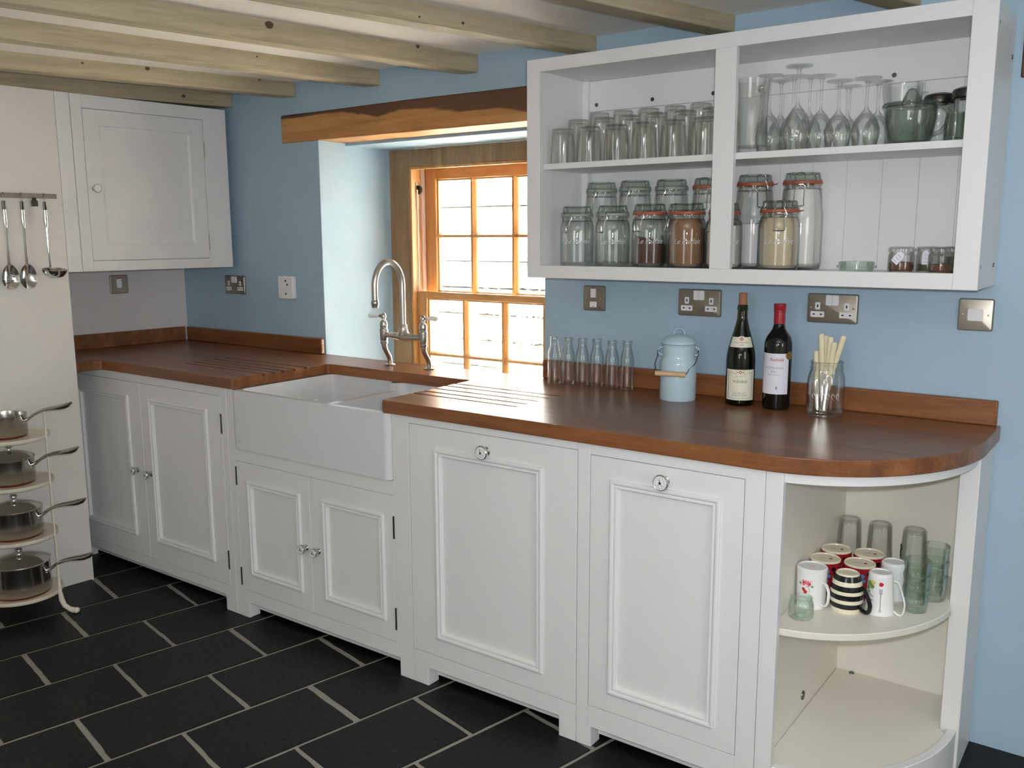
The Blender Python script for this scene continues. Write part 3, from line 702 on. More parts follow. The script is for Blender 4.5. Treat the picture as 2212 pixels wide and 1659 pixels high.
# ------------------------------------------------------------------ sockets and switches
def plate(x0, w, z, kind, label, cat='socket', h=.086, name='wall_socket', mat=PLATE):
    t = thing(name, label, cat, (x0+w/2, 0, z)); z0 = z-h/2; g = G()
    P = rrect(x0, x0+w, z0, z0+h, .006, 4); b = g.b
    rings = []
    for ins, y in ((0, -.001), (0, -.005), (.0028, -.0095), (.004, -.0098)):
        Q = rrect(x0+ins, x0+w-ins, z0+ins, z0+h-ins, .006-ins*.5, 4); rings.append([b.verts.new((a, y, c)) for a, c in Q])
    b.faces.new(rings[0][::-1])
    for A, B in zip(rings, rings[1:]):
        n = len(A)
        for k in range(n): b.faces.new([A[k], A[(k+1) % n], B[(k+1) % n], B[k]])
    b.faces.new(rings[-1]); part('face_plate', g, mat, t)
    yf = -.0098; cx = x0+w/2
    def pad(nm, a, c, ww, hh, m, th=.002, bv=.0006, r=.0025):
        g = G(); g.prism(rrect(a-ww/2, a+ww/2, c-hh/2, c+hh/2, r, 3), yf-th, yf, 'xz'); return part(nm, g, m, t)
    if kind == 'double':
        for sx in (-1, 1):
            pad('rocker', cx+sx*.009, z+.024, .0172, .030, PLASTIC, .0035)
            q = cx+sx*.0415; pad('socket_insert', q, z+.0065, .0145, .021, PLASTIC, .0006); pad('socket_insert', q, z-.018, .040, .017, PLASTIC, .0006)
            pad('pin_hole', q, z+.0065, .0040, .0085, NAVY, .0009, r=.0008)
            for s2 in (-1, 1): pad('pin_hole', q+s2*.0105, z-.018, .0060, .0042, NAVY, .0009, r=.0008)
            g = G(); g.lathe([(0, 0), (.0035, 0), (.003, .0012), (0, .0014)], (cx+sx*.0605, yf, z+.0015), 12, M=Matrix.Rotation(PI/2, 3, 'X')); part('screw', g, CHROME, t)
    elif kind == 'fused':
        pad('rocker', cx-.001, z+.018, .019, .031, PLASTIC, .0035); pad('fuse_carrier', cx-.001, z-.021, .027, .019, PLASTIC, .001); pad('indicator', cx-.001, z+.0345, .012, .0022, BLACK, .0040, r=.0008); pad('notch', cx-.001, z-.0275, .003, .003, BLACK, .0013, r=.001)
        for sx in (-1, 1):
            g = G(); g.lathe([(0, 0), (.0022, 0), (.002, .0010), (0, .0012)], (cx+sx*.030, yf, z), 12, M=Matrix.Rotation(PI/2, 3, 'X')); part('screw', g, CHROME, t)
    elif kind == 'blank':
        pad('rocker', cx, z, .037, .032, PLASTIC, .003, r=.004)
        for sx in (-1, 1):
            g = G(); g.lathe([(0, 0), (.0026, 0), (.0022, .0012), (0, .0014)], (cx+sx*.031, yf, z), 12, M=Matrix.Rotation(PI/2, 3, 'X')); part('screw', g, CHROME, t)
    return t
plate(2.310, .086, 1.211, 'fused', 'square steel fused switch under the left end of the wall cabinet', 'switch', name='wall_switch')
plate(2.668, .146, 1.211, 'double', 'steel double socket above the pale blue enamel can')
plate(3.084, .146, 1.211, 'double', 'steel double socket above the jar of bone-handled knives')
plate(3.4905, .086, 1.211, 'blank', 'square steel switch with one broad white rocker at far right of the blue wall', 'switch', name='wall_switch')
plate(.329, .146, 1.201, 'double', 'steel double socket on the darker blue wall left of the window')
t = thing('wall_socket', 'tall white plastic wall box with three dark holes beside the window', 'socket', (.775, 0, 1.2))
g = G(); P = rrect(.727, .825, 1.150, 1.250, .008, 4); g.prism(P, -.022, -.001, 'xz'); part('housing', g, PLASTIC, t, bevel=.003)
for hx, hz in ((.7775, 1.229), (.788, 1.213), (.778, 1.172)):
    g = G(); g.lathe([(0, 0), (.0048, 0), (.0045, .0006), (0, .0007)], (hx, -.022, hz), 14, M=Matrix.Rotation(PI/2, 3, 'X')); part('hole', g, BLACK, t)
# switch on the left wall
t = lthing('wall_switch', 'steel cooker switch with grey rocker on the grey wall under the cupboard', 'switch', (0, -.335, 1.206))
def lpad(nm, s0, s1, z0, z1, x0, x1, m, r=.004, bevel=None):
    g = G(); g.prism(rrect(-s1, -s0, z0, z1, r, 3), x0, x1, 'yz'); return part(nm, g, m, t, bevel=bevel)
lpad('face_plate', .292, .378, 1.163, 1.249, .001, .009, PLATE, .006, .003); lpad('rocker', .325, .347, 1.190, 1.232, .009, .013, PLASTIC); lpad('red_mark', .326, .346, 1.232, 1.237, .009, .0125, REDP, .001)

# ------------------------------------------------------------------ white cupboard on the left
cb = lthing('wall_cupboard', 'closed white panelled wall cupboard in the left corner under the joists', 'cupboard', (.25, -.35, 1.286))
OF = .445
def LF(g):  # built facing -y in (s, depth, z); turn to face +x in the left-wall frame
    return g.xf(Matrix(((0, -1, 0, OF), (-1, 0, 0, 0), (0, 0, 1, 0), (0, 0, 0, 1))))
def lbox(g, a0, a1, d0, d1, z0, z1): return g.box(OF-d1, OF-d0, -a1, -a0, z0, z1)
g = G(); lbox(g, .004, .118, 0, .022, 1.286, 1.983); lbox(g, .645, .6885, 0, .022, 1.286, 1.983); lbox(g, .118, .645, 0, .022, 1.286, 1.328); lbox(g, .118, .645, 0, .022, 1.931, 1.983); part('face_frame', g, WHITE, cb, bevel=.0008)
g = G(); lbox(g, .6905, .7465, 0, .022, 1.286, 1.983); part('filler_strip', g, WHITE, cb, bevel=.0008)
g = G(); lbox(g, .006, .745, .0225, .443, 1.287, 1.982); part('carcass', g, WHITE, cb)
g = G(); b = g.b; R = []
def ring2(i0, i1, j0, j1, d): return [b.verts.new((OF-d, -a, z)) for a, z in ((i0, j0), (i1, j0), (i1, j1), (i0, j1))]
s0, s1, z0, z1 = .1195, .6435, 1.3295, 1.9295
R = [ring2(s0, s1, z0, z1, .02), ring2(s0, s1, z0, z1, .001), ring2(s0+.001, s1-.001, z0+.001, z1-.001, 0)]
for i, d in ((.062, 0), (.064, .004), (.070, .006), (.072, .0075), (.095, .0075), (.110, .0035)): R.append(ring2(s0+i, s1-i, z0+i, z1-i, d))
b.faces.new(R[0])
for A, B in zip(R, R[1:]):
    for k in range(4): b.faces.new([A[k], A[(k+1) % 4], B[(k+1) % 4], B[k]])
b.faces.new(R[-1]); dr = part('door', g, WHITE, cb, angle=.35)
g = G(); lbox(g, .1185, .6445, .012, .020, 1.328, 1.931); part('shadow_gap', g, GAP, cb)
for z in (1.40, 1.80):
    g = G(); lbox(g, .1165, .1200, -.004, .004, z-.035, z+.035); part('hinge', g, STEEL, dr)
MX = Matrix.Rotation(PI/2, 3, 'Y')
g = G(); r = .017; g.lathe([(0, 0), (r*.62, 0), (r*.62, .003), (r*.42, .006), (r*.42, .014), (r*.9, .019), (r, .023), (r, .028), (r*.93, .030), (0, .029)], (OF, -.617, 1.618), 24, M=MX); part('knob', g, CHROME, dr)
g = G(); g.lathe([(0, .0288), (r*.85, .0288), (r*.84, .0305), (0, .0312)], (OF, -.617, 1.618), 24, M=MX); part('knob_face', g, CERAM, dr)

# utensil rail with three hanging utensils
rt = lthing('utensil_rail', 'slim steel hanging rail fixed to the off-white panel at far left', 'rail', (OF, -.9, 1.58))
g = G(); g.box(OF+.018, OF+.024, -1.20, -.778, 1.572, 1.590); part('rail', g, PLATE, rt, bevel=.001)
for s in (.80, 1.12):
    g = G(); g.box(OF+.0005, OF+.018, -s-.008, -s+.008, 1.574, 1.588); part('bracket', g, PLATE, rt)
g = G(); g.box(OF+.0245, OF+.029, -.876, -.852, 1.5415, 1.564); g.box(OF+.0245, OF+.026, -.872, -.856, 1.564, 1.5745); part('sliding_clip', g, DARKSTEEL, rt, bevel=.001)
def utensil(s, kind, label, name, cat, dz=0):
    zt = 1.578+dz; xo = OF+.030
    t = lthing(name, label, cat, (xo, -s, zt-.30), 'hanging utensils')
    g = G(); g.tube([(OF+.026, -s, zt+.012), (OF+.030, -s, zt+.013), (OF+.033, -s, zt+.004), (xo, -s, zt-.014), (xo, -s, zt-.022)], .0013, 6); part('hook', g, DARKSTEEL, t)
    zs = [zt-.018, zt-.03, zt-.05, zt-.075, zt-.10, zt-.118]
    g = G(); g.tube([(xo, -s, zs[0]), (xo, -s, zs[1]), (xo+.001, -s, zs[2])], [.006, .0068, .0072], 12, squash=((0, 1, 0), 1, .55)); part('handle_cap', g, DARKSTEEL, t)
    g = G(); g.tube([(xo+.001, -s, z) for z in zs[2:]], [.0074, .0082, .0078, .0055], 12, squash=((0, 1, 0), 1, .6)); part('handle', g, CHROME, t)
    zb = zt-(.250 if kind != 'ladle' else .256)
    if kind == 'ladle':
        g = G(); g.tube([(xo, -s, zs[-1]), (xo, -s, zt-.19), (xo+.004, -s, zb), (xo+.012, -s-.004, zb-.02)], [.0035, .003, .004, .006], 8); part('shaft', g, CHROME, t)
        g = G(); pr = [(a*1.38, b*1.3) for a, b in [(0, -.026), (.012, -.025), (.024, -.019), (.031, -.008), (.033, 0), (.0318, 0), (.0298, -.008), (.023, -.0175), (.012, -.0235), (0, -.0245)]]
        g.lathe(pr, (xo+.046, -s-.002, zb-.020), 24, M=Matrix.Rotation(rad(8), 3, 'Y')); part('bowl', g, CHROME, t)
    else:
        g = G(); g.tube([(xo, -s, zs[-1]), (xo-.001, -s, zt-.17), (xo-.002, -s, zb), (xo, -s, zb-.012)], [.0035, .003, .0045, .009], 8, squash=((0, 1, 0), 1.2, .6)); part('shaft', g, CHROME, t)
        g = G(); b = g.b; n = 22; m = 5; zc = zb-.052
        for lay in (0, 1):
            grid = []
            for j in range(m+1):
                q = j/m; row = []
                for i in range(n):
                    a = 2*PI*i/n; w_ = .0315*(1-.12*math.sin(a)); row.append(b.verts.new((xo+.002+.0012*lay-(1-q*q)*.011, -s+w_*q*math.cos(a) if q else -s, zc+.048*q*math.sin(a) if q else zc)))
                grid.append(row)
            for j in range(m):
                for i in range(n): 
                    k = (i+1) % n
                    if kind == 'slotted' and j == 2 and i % 4 == 0 and False: continue
                    b.faces.new([grid[j][i], grid[j][k], grid[j+1][k], grid[j+1][i]])
            if lay == 0: first = grid[-1]
            else:
                for i in range(n): b.faces.new([first[i], first[(i+1) % n], grid[-1][(i+1) % n], grid[-1][i]])
        bmesh.ops.remove_doubles(b, verts=b.verts, dist=1e-6)
        part('bowl', g, CHROME, t)
        if kind == 'slotted':
            g = G()
            for i in range(5):
                a = rad(180+i*45); g.tube([(xo+.0035, -s+.011*math.cos(a)-.003, zc+.018*math.sin(a)), (xo+.0035, -s+.011*math.cos(a)+.003, zc+.018*math.sin(a))], .0016, 6)
            part('slots', g, DARKSTEEL, t)
utensil(.976, 'slotted', 'slotted steel spoon hanging leftmost on the rail', 'slotted_spoon', 'spoon')
utensil(.912, 'spoon', 'solid steel serving spoon hanging in the middle of the rail', 'serving_spoon', 'spoon')
utensil(.829, 'ladle', 'steel ladle hanging rightmost on the rail', 'ladle', 'ladle')

# ------------------------------------------------------------------ pan stand and saucepans
PX, PY = .502, -1.13
st = thing('pan_stand', 'cream enamelled iron four-tier pan stand at the left edge', 'stand', (PX, PY, 0))
ER = Vector((.81, .59, 0)); EF = Vector((.59, -.81, 0))
for z in (.085, .31, .515, .69):
    g = G(); R_ = .140; g.lathe([(0, z-.002), (R_, z-.002), (R_+.002, z+.001), (R_+.002, z+.010), (R_-.001, z+.011), (R_-.003, z+.004), (R_-.006, z+.003), (0, z+.003)], (PX, PY, 0), 40); part('tier', g, IRON, st)
for k in range(3):
    a = math.atan2(.59, .81)+k*2*PI/3; ca, sa = math.cos(a), math.sin(a); rr_ = .1435
    g = G(); g.tube([(PX+rr_*ca, PY+rr_*sa, z) for z in (.80, .6, .4, .2, .10, .07)], [.0030]*4+[.006, .008], 8); part('rod', g, IRON, st)
    if k != 3:
        g = G(); pts = [(rr_, .082), (rr_+.003, .055), (rr_+.012, .032), (rr_+.030, .018), (rr_+.046, .012), (rr_+.058, .010)]
        g.tube([(PX+q*ca, PY+q*sa, z) for q, z in pts], [.008, .010, .009, .009, .0115, .008], 10); g.ball((PX+(rr_+.056)*ca, PY+(rr_+.056)*sa, .0115), .0112, (1.1, 1.1, 1)); part('foot', g, IRON, st)
def saucepan(z, r, h, lid, label, dx=0):
    t = thing('saucepan', label, 'saucepan', (PX+dx, PY, z), 'saucepans on the stand'); c = (PX+dx, PY, z)
    g = G(); g.lathe([(0, 0), (r-.006, 0), (r-.003, .004), (r-.002, .008), (r-.002, .0085)], c, 40); g.lathe([(r-.002, .0085), (0, .0085)], c, 40); part('copper_base', g, COPPER, t)
    g = G(); g.lathe([(0, .0086), (r-.002, .0086), (r, .014), (r, h-.003), (r+.002, h), (r-.001, h), (r-.002, h-.004), (r-.002, .016), (r-.006, .0115), (0, .0115)], c, 44); part('pan_body', g, PANST, t)
    d = (ER*.985+Vector((0, 0, 0))).normalized(); p0 = Vector(c)+d*(r-.001)+Vector((0, 0, h*.72))
    pts = [p0+d*q+Vector((0, 0, w_)) for q, w_ in ((0, 0), (.012, .004), (.035, .022), (.06, .035), (.09, .043), (.12, .047), (.145, .051), (.165, .058), (.178, .066))]
    g = G(); g.tube(pts, [.0100, .0080, .0075, .0080, .0100, .0130, .0150, .0130, .0060], 12, squash=((-.59, .81, 0), 1.15, .75)); part('pan_handle', g, PANST, t)
    for s_ in (-.008, .008):
        q = p0+Vector((-.59, .81, 0))*s_; g = G(); g.ball(tuple(q+d*.001+Vector((0, 0, -.008))), .004, (1, 1, 1), 10, 6); part('rivet', g, STEEL, t)
    if lid:
        g = G(); g.lathe([(0, h+.026), (r*.3, h+.025), (r*.6, h+.020), (r*.85, h+.011), (r*.95, h+.004), (r+.002, h+.0035), (r+.003, h+.0015), (r, h+.0004), (r*.94, h+.0025), (r*.6, h+.018), (0, h+.024)], c, 40); l = part('pan_lid', g, CHROME, t)
        g = G(); g.lathe([(0, h+.024), (.010, h+.025), (.007, h+.030), (.0075, h+.038), (.013, h+.043), (.014, h+.048), (.010, h+.052), (0, h+.053)], c, 20); part('lid_knob', g, CHROME, t)
saucepan(.6935, .072, .085, False, 'smallest steel saucepan, lidless, on the top tier', -.005)
saucepan(.5185, .082, .095, True, 'lidded steel saucepan on the second tier from the top')
saucepan(.3135, .093, .105, True, 'lidded steel saucepan on the third tier from the top')
saucepan(.0885, .104, .120, True, 'largest lidded steel saucepan on the bottom tier of the stand')

# ------------------------------------------------------------------ glassware in the upper part of the wall cabinet
ZS = 1.6452; ZB = 1.3252
def az(x, y): return math.atan2(CAM.y-y, CAM.x-x)
def flip(prof, h): return [(r, h-z) for r, z in prof]
def tumbler_g(h, rb, rm, th=.0024, flutes=9):
    f = lambda a, z: 1+(.018*math.cos(flutes*a) if h*.22 < z < h*.92 else 0)
    pr = [(0, 0), (rb-.004, 0), (rb-.001, .002), (rb, .006), (rb+(rm-rb)*.5, h*.4), (rb+(rm-rb)*.8, h*.62), (rm-.0005, h*.9), (rm, h-.0012), (rm-th*.5, h), (rm-th, h-.0012), (rm-th-.001, h*.85), (rb+(rm-rb)*.45-th, h*.4), (rb-th-.001, .014), (rb-.008, .010), (0, .0095)]
    return G().lathe(flip(pr, h), seg=36, mod=f)
ordn = ['first', 'second', 'third', 'fourth', 'fifth', 'sixth', 'seventh']
for row, y, h, rb, rm, xs in (('front', -.228, .106, .0335, .0400, (2.366, 2.462, 2.556, 2.650, 2.745, 2.838)),
                              ('middle', -.144, .141, .0325, .0390, (2.372, 2.464, 2.557, 2.648, 2.739, 2.830)),
                              ('back', -.060, .169, .0320, .0380, (2.397, 2.485, 2.575, 2.666, 2.752, 2.838))):
    first = None
    for i, x in enumerate(xs):
        lab = f'upturned fluted tumbler, {ordn[i]} from left, {row} row of the upper left shelf'
        if first is None: first = o = solo('glass_tumbler', tumbler_g(h, rb, rm), GLASSF, lab, 'glass', (0, 0, 0), 'upturned tumblers on the upper left shelf')
        else: o = dup(first, (0, 0, 0), label=lab)
        o.location = (x, y+random.uniform(-.003, .003), ZS); o.rotation_euler = (0, 0, random.uniform(0, 1))
def wineglass_g(h, rf, rm, rmax, stem0, bow):
    th = .0013
    out = [(0, 0), (rf, 0), (rf, .0012), (rf*.6, .003), (rf*.25, .0065), (.0052, .012), (.0036, .022), (.0034, stem0*.6), (.0036, stem0-.008), (.0062, stem0), (rmax*.42, stem0+.010), (rmax*.78, stem0+(h-stem0)*.26), (rmax, stem0+(h-stem0)*.52), (rmax*.97, stem0+(h-stem0)*.72), (rm, h)]
    inn = [(rm-th, h), (rmax*.97-th, stem0+(h-stem0)*.72), (rmax-th, stem0+(h-stem0)*.52), (rmax*.78-th, stem0+(h-stem0)*.27), (rmax*.42-th, stem0+.014), (0, stem0+.006)]
    return G().lathe(flip(out+inn, h), seg=32)
tall = None
for i, (x, y, h, w_) in enumerate(((2.991, -.130, .217, 'nearest the glass jug'), (2.996, -.056, .212, 'rearmost, behind the jug'), (3.062, -.140, .207, 'just left of the tallest one'), (3.101, -.218, .219, 'tallest foot, at the front'), (3.081, -.064, .214, 'rear, behind the tallest one'), (3.144, -.160, .197, 'last of the tall group'))):
    lab = 'tall wine glass upside down on the upper right shelf, '+w_
    if tall is None: tall = o = solo('wine_glass', wineglass_g(.215, .0352, .0285, .0362, .100, 1), GLASS, lab, 'wine glass', (0, 0, 0), 'tall wine glasses')
    else: o = dup(tall, (0, 0, 0), label=lab)
    o.location = (x, y, ZS); o.scale = (1, 1, h/.215)
sm = None
for i, (x, y, w_) in enumerate(((3.208, -.216, 'front left'), (3.200, -.110, 'rear left'), (3.278, -.216, 'front right'), (3.286, -.140, 'rear right, nearest the juicer'))):
    lab = f'small wine glass upside down, {w_} of the four beside the juicer'
    if sm is None: sm = o = solo('wine_glass', wineglass_g(.171, .0335, .0285, .0345, .078, 1), GLASS, lab, 'wine glass', (0, 0, 0), 'small wine glasses')
    else: o = dup(sm, (0, 0, 0), label=lab)
    o.location = (x, y, ZS)
# glass jug behind the centre stile
jx, jy = 2.972, -.214
t = thing('glass_jug', 'tall ribbed glass jug half hidden by the cabinet centre post', 'jug', (jx, jy, ZS))
R_ = .046; th0 = az(jx, jy); g = G(); g.lathe([(0, 0), (R_-.004, 0), (R_, .004), (R_*1.0, .03), (R_*.94, .09), (R_*.97, .14), (R_*1.05, .190), (R_*1.07, .196), (R_*1.02, .196), (R_*.93, .14), (R_*.90, .09), (R_*.93, .02), (0, .014)], (jx, jy, ZS), 48, mod=lambda a, z: 1+.014*math.cos(12*a) if .02 < z < .17 else 1); part('jug_body', g, GLASSD, t)
a = th0+rad(22); g = G(); g.tube([(jx+math.cos(a)*q, jy+math.sin(a)*q, ZS+z) for q, z in ((.044, .165), (.060, .168), (.072, .150), (.074, .115), (.066, .08), (.046, .055))], .006, 10); part('jug_handle', g, GLASSD, t)
# citrus juicer on a jug
jx, jy = 3.383, -.205
t = thing('citrus_juicer', 'glass citrus juicer with ribbed reamer sitting on its jug', 'juicer', (jx, jy, ZS)); c = (jx, jy, ZS); R_ = .060
g = G(); g.lathe([(0, 0), (.040, 0), (.046, .003), (.053, .02), (R_, .06), (R_, .092), (R_-.003, .092), (R_-.003, .06), (.050, .022), (.040, .008), (0, .006)], c, 40); part('jug_body', g, GLASSK, t)
g = G(); g.lathe([(R_-.004, .090), (R_+.006, .092), (R_+.008, .096), (R_+.006, .100), (R_-.004, .098), (.035, .094), (.028, .096)], c, 40); g.lathe([(.028, .096), (.022, .105), (.014, .125), (.009, .134), (0, .138), ], c, 36, mod=lambda a, z: 1+.07*math.cos(10*a) if z > .097 else 1); part('reamer', g, GLASSK, t)
a = az(jx, jy)+rad(78); g = G(); g.tube([(jx+math.cos(a)*q, jy+math.sin(a)*q, ZS+z) for q, z in ((.056, .088), (.074, .088), (.088, .072), (.086, .048), (.072, .028), (.052, .022))], .0055, 10); part('jug_handle', g, GLASSK, t)
# clear measuring jug behind
jx, jy = 3.330, -.066; t = thing('measuring_jug', 'clear glass measuring jug standing behind the citrus juicer', 'jug', (jx, jy, ZS)); c = (jx, jy, ZS)
g = G(); g.lathe([(0, 0), (.036, 0), (.040, .004), (.044, .08), (.047, .155), (.049, .168), (.046, .168), (.047, .155), (.041, .08), (.037, .008), (0, .007)], c, 36, mod=lambda a, z: 1+(.16*math.exp(-((a-PI)/.25)**2) if z > .15 else 0)); part('jug_body', g, GLASS, t)
g = G(); a = rad(35); g.tube([(jx+math.cos(a)*q, jy+math.sin(a)*q, ZS+z) for q, z in ((.046, .145), (.060, .146), (.068, .12), (.060, .07), (.043, .06))], .005, 10); part('jug_handle', g, GLASS, t)
jl = None
for x, y, w_ in ((3.421, -.072, 'tall glass storage jar with brown metal lid behind the juicer handle'), (3.500, -.138, 'tall glass jar with brown metal lid at the far right of the upper shelf')):
    if jl is None:
        jl = thing('lidded_jar', w_, 'jar', (0, 0, 0), 'metal-lidded jars'); g = G()
        g.lathe([(0, 0), (.030, 0), (.0335, .004), (.034, .03), (.033, .112), (.030, .118), (.0285, .117), (.031, .11), (.031, .03), (.028, .009), (0, .007)], seg=36, mod=lambda a, z: 1+.012*math.cos(10*a) if .01 < z < .11 else 1); part('jar_body', g, GLASS, jl)
        g = G(); g.lathe([(.0355, .110), (.038, .112), (.0385, .125), (.036, .131), (.024, .136), (0, .137), (0, .134), (.034, .128), (.0355, .112)], seg=36); part('jar_lid', g, DARKSTEEL, jl); o = jl
    else: o = dup(jl, (0, 0, 0), label=w_)
    o.location = (x, y, ZS)
g = G(); g.lathe([(0, 0), (.020, 0), (.0235, .003), (.024, .012), (.0238, .050), (.022, .060), (.0205, .064), (.0215, .070), (.0195, .070), (.0185, .063), (.0215, .048), (.0218, .01), (0, .008)], seg=32)
solo('small_jar', g, GLASSK, 'little dark glass jar at the front right corner of the upper shelf', 'jar', (3.486, -.205, ZS), org=(0, 0, 0))

# ------------------------------------------------------------------ clip-top preserving jars
t_ = NT('embossed_highlight_glass'); p_ = t_.n('ShaderNodeBsdfPrincipled'); p_.inputs['Base Color'].default_value = (.8, .82, .8, 1); p_.inputs['Roughness'].default_value = .15  # white mixed in for the highlights on the raised glass
tr_ = t_.n('ShaderNodeBsdfTransparent'); mx_ = t_.n('ShaderNodeMixShader'); mx_.inputs[0].default_value = .45; t_.l(tr_.outputs[0], mx_.inputs[1]); t_.l(p_.outputs[0], mx_.inputs[2]); t_.l(mx_.outputs[0], t_.out.inputs[0]); EMB = t_.m
def clip_jar(x, y, h, r, label, seal=RUBBERC, fill=None, fmat=None, slope=0, clip=-40, word=None, tab=False, neck=.90, wz=.42, ws=.021, mat=None):
    mat = mat or GLASSJ
    t = thing('preserving_jar', label, 'jar', (x, y, ZB), 'clip-top preserving jars'); c = (x, y, ZB); th0 = az(x, y)
    hl = h-.032; tall_ = h > .22; rn = r*(neck-.02 if not tall_ else .855)
    s0 = .60 if tall_ else .68
    pr = [(0, .004), (r*.55, .003), (r*.75, 0), (r*.92, .002), (r, .012), (r*1.0, h*s0*.8), (r*.995, h*s0*.92), (r*.975, h*s0), (r*.94, h*(s0+.05)), (rn+.002 if not tall_ else rn*1.04, hl-.016), (rn*.99, hl-.010), (rn, hl-.006), (rn+.0025, hl-.004), (rn+.0025, hl-.0008), (rn*.93, hl-.0008)]
    inn = [(rn*.92, hl-.012), (r*.90, h*(s0+.04)), (r*.945, h*s0), (r-.003, h*s0*.8), (r-.003, .016), (r*.8, .008), (0, .0085)]
    g = G(); g.lathe(pr+inn, c, 40); part('jar_body', g, mat, t)
    g = G(); g.lathe([(rn*.9, hl-.0006), (rn+.0026, hl-.0006), (rn+.0034, hl+.001), (rn+.0034, hl+.0055), (rn+.0026, hl+.0072), (rn*.9, hl+.0072)], c, 40); 
    if tab:
        a = th0+rad(62); d = Vector((math.cos(a), math.sin(a), 0)); q = Vector(c)+d*rn+Vector((0, 0, hl+.0022)); e = Vector((-math.sin(th0-rad(10)), math.cos(th0-rad(10)), 0))
        g.tube([q, q+e*.012+Vector((0, 0, .0006)), q+e*.020+Vector((0, 0, .002))], [.0035, .0035, .002], 8, squash=((0, 0, 1), .5, 1))
    part('rubber_seal', g, seal, t)
    g = G(); g.lathe([(0, hl+.0095), (rn*.8, hl+.0075), (rn+.0015, hl+.0075), (rn+.0022, hl+.011), (rn*.97, hl+.0145), (rn*.94, h-.006), (rn*.90, h-.001), (rn*.84, h-.0005), (rn*.78, h-.005), (0, h-.006)], c, 40); part('glass_lid', g, GLASSL, t)
    # wire bail and lever
    th = th0+rad(clip); RR = rn+.006
    def W_(u, z, d=0): 
        a = th+u/RR; return (x+(RR+d)*math.cos(a), y+(RR+d)*math.sin(a), ZB+hl+z)
    g = G(); g.tube([W_(-.017, -.014), W_(-.0195, -.006), W_(-.015, .004), W_(-.0115, .011, -.002), W_(-.0145, .019, -.003), W_(-.013, .0265, -.005), W_(-.006, .0295, -.008), W_(.006, .0295, -.008), W_(.013, .0265, -.005), W_(.0145, .019, -.003), W_(.0115, .011, -.002), W_(.015, .004), W_(.0195, -.006), W_(.017, -.014)], .0014, 6)
    part('wire_bail', g, CHROME, t)
    g = G(); f = 1.0 if tall_ else .8; e_ = (r-rn)
    g.tube([W_(-.0155, -.012, .001), W_(-.012, -.004, .001), W_(-.004, -.003, .002), W_(.004, -.003, .002), W_(.012, -.004, .001), W_(.0155, -.012, .001), W_(.0125, -.020, .002), W_(.0115, -.047*f, .003+e_*.6), W_(.0125, -.060*f, .004+e_), W_(.010, -.062*f, .004+e_), W_(-.010, -.062*f, .004+e_), W_(-.0125, -.060*f, .004+e_), W_(-.0115, -.047*f, .003+e_*.6), W_(-.0125, -.020, .002)], .0014, 6, closed=True)
    g.lathe([(rn+.0012, hl-.015), (rn+.0028, hl-.0142), (rn+.0012, hl-.0134)], c, 36)
    part('wire_lever', g, CHROME, t)
    if fill:
        g = G(); ri_ = r-.0038; prf = [(0, .009), (r*.78, .009), (ri_, .018)]
        if fill <= h*s0*.86: prf += [(ri_, fill-.002), (ri_-.002, fill)]
        else: prf += [(ri_, h*s0*.8), (r*.93, h*s0*.97), (rn*.90, min(fill, hl-.016)), (rn*.88, min(fill+.002, hl-.015))]
        prf += [(ri_*.5, prf[-1][1]+.002), (0, prf[-1][1]+.002)]
        g.lathe(prf, c, 32)
        if slope:
            e = Vector((-math.sin(th0), math.cos(th0), 0))
            for v in g.b.verts:
                if v.co.z > ZB+fill-.004: v.co.z -= slope*((v.co-Vector(c)).dot(e))/r - .004*math.sin(40*v.co.x)
        part('contents', g, fmat, t)
    if word:
        g = G(); g.text(word, ws, cyl(r+.0004, (x, y), ZB+h*wz, th0), depth=.0003, shear=.35); part('embossed_lettering', g, EMB, t)
    return t
clip_jar(2.411, -.212, .189, .0535, 'empty squat preserving jar, front row, furthest left', word='Le Parfait')
clip_jar(2.540, -.212, .189, .0535, 'empty squat preserving jar, front row, second from left', word='Le Parfait')
clip_jar(2.667, -.212, .191, .0545, 'squat preserving jar half full of dark ground coffee', RUBBER, .085, COCOA, .022, word='Le Parfait')
clip_jar(2.788, -.212, .190, .0560, 'squat preserving jar full of brown sugar', RUBBER, .150, BROWNS, word='Le Parfait', clip=-100)
clip_jar(2.420, -.078, .268, .0560, 'tall empty preserving jar, back row, furthest left')
clip_jar(2.543, -.078, .269, .0560, 'tall empty preserving jar, back row, second from left')
clip_jar(2.670, -.078, .268, .0565, 'tall empty preserving jar, back row, third from left')
clip_jar(2.797, -.078, .268, .0570, 'tall orange-sealed jar of white flour behind the brown sugar', RUBBER, .19, FLOUR, clip=-20)
clip_jar(2.902, -.210, .188, .0515, 'squat jar of white salt half hidden by the centre post', RUBBER, .115, FLOUR, word='Le Parfait', neck=.84, ws=.024)
clip_jar(2.938, -.078, .271, .0575, 'tall orange-sealed jar with a part-used white bag behind the salt jar', RUBBER, .13, FLOUR, clip=20, tab=True)
clip_jar(3.061, -.208, .191, .0560, 'squat preserving jar full of pale golden sugar with its clip facing front', RUBBER, .142, SUGAR, clip=0, word='Le Parfait', tab=True)
clip_jar(3.078, -.080, .271, .0595, 'tall preserving jar full of white flour behind the golden sugar', RUBBER, .225, FLOUR, clip=-8, word='Le Parfait', wz=.64, ws=.017)
# loose glass lid
g = G(); g.lathe([(0, .0), (.040, 0), (.0425, .002), (.0435, .010), (.051, .0115), (.052, .014), (.051, .016), (.0455, .0165), (.0465, .024), (.044, .0265), (.041, .0265), (.040, .005), (0, .0045)], seg=40)
solo('glass_jar_lid', g, GLASSG, 'loose glass jar lid lying on the cabinet floor', 'lid', (3.255, -.14, ZB), org=(0, 0, 0))
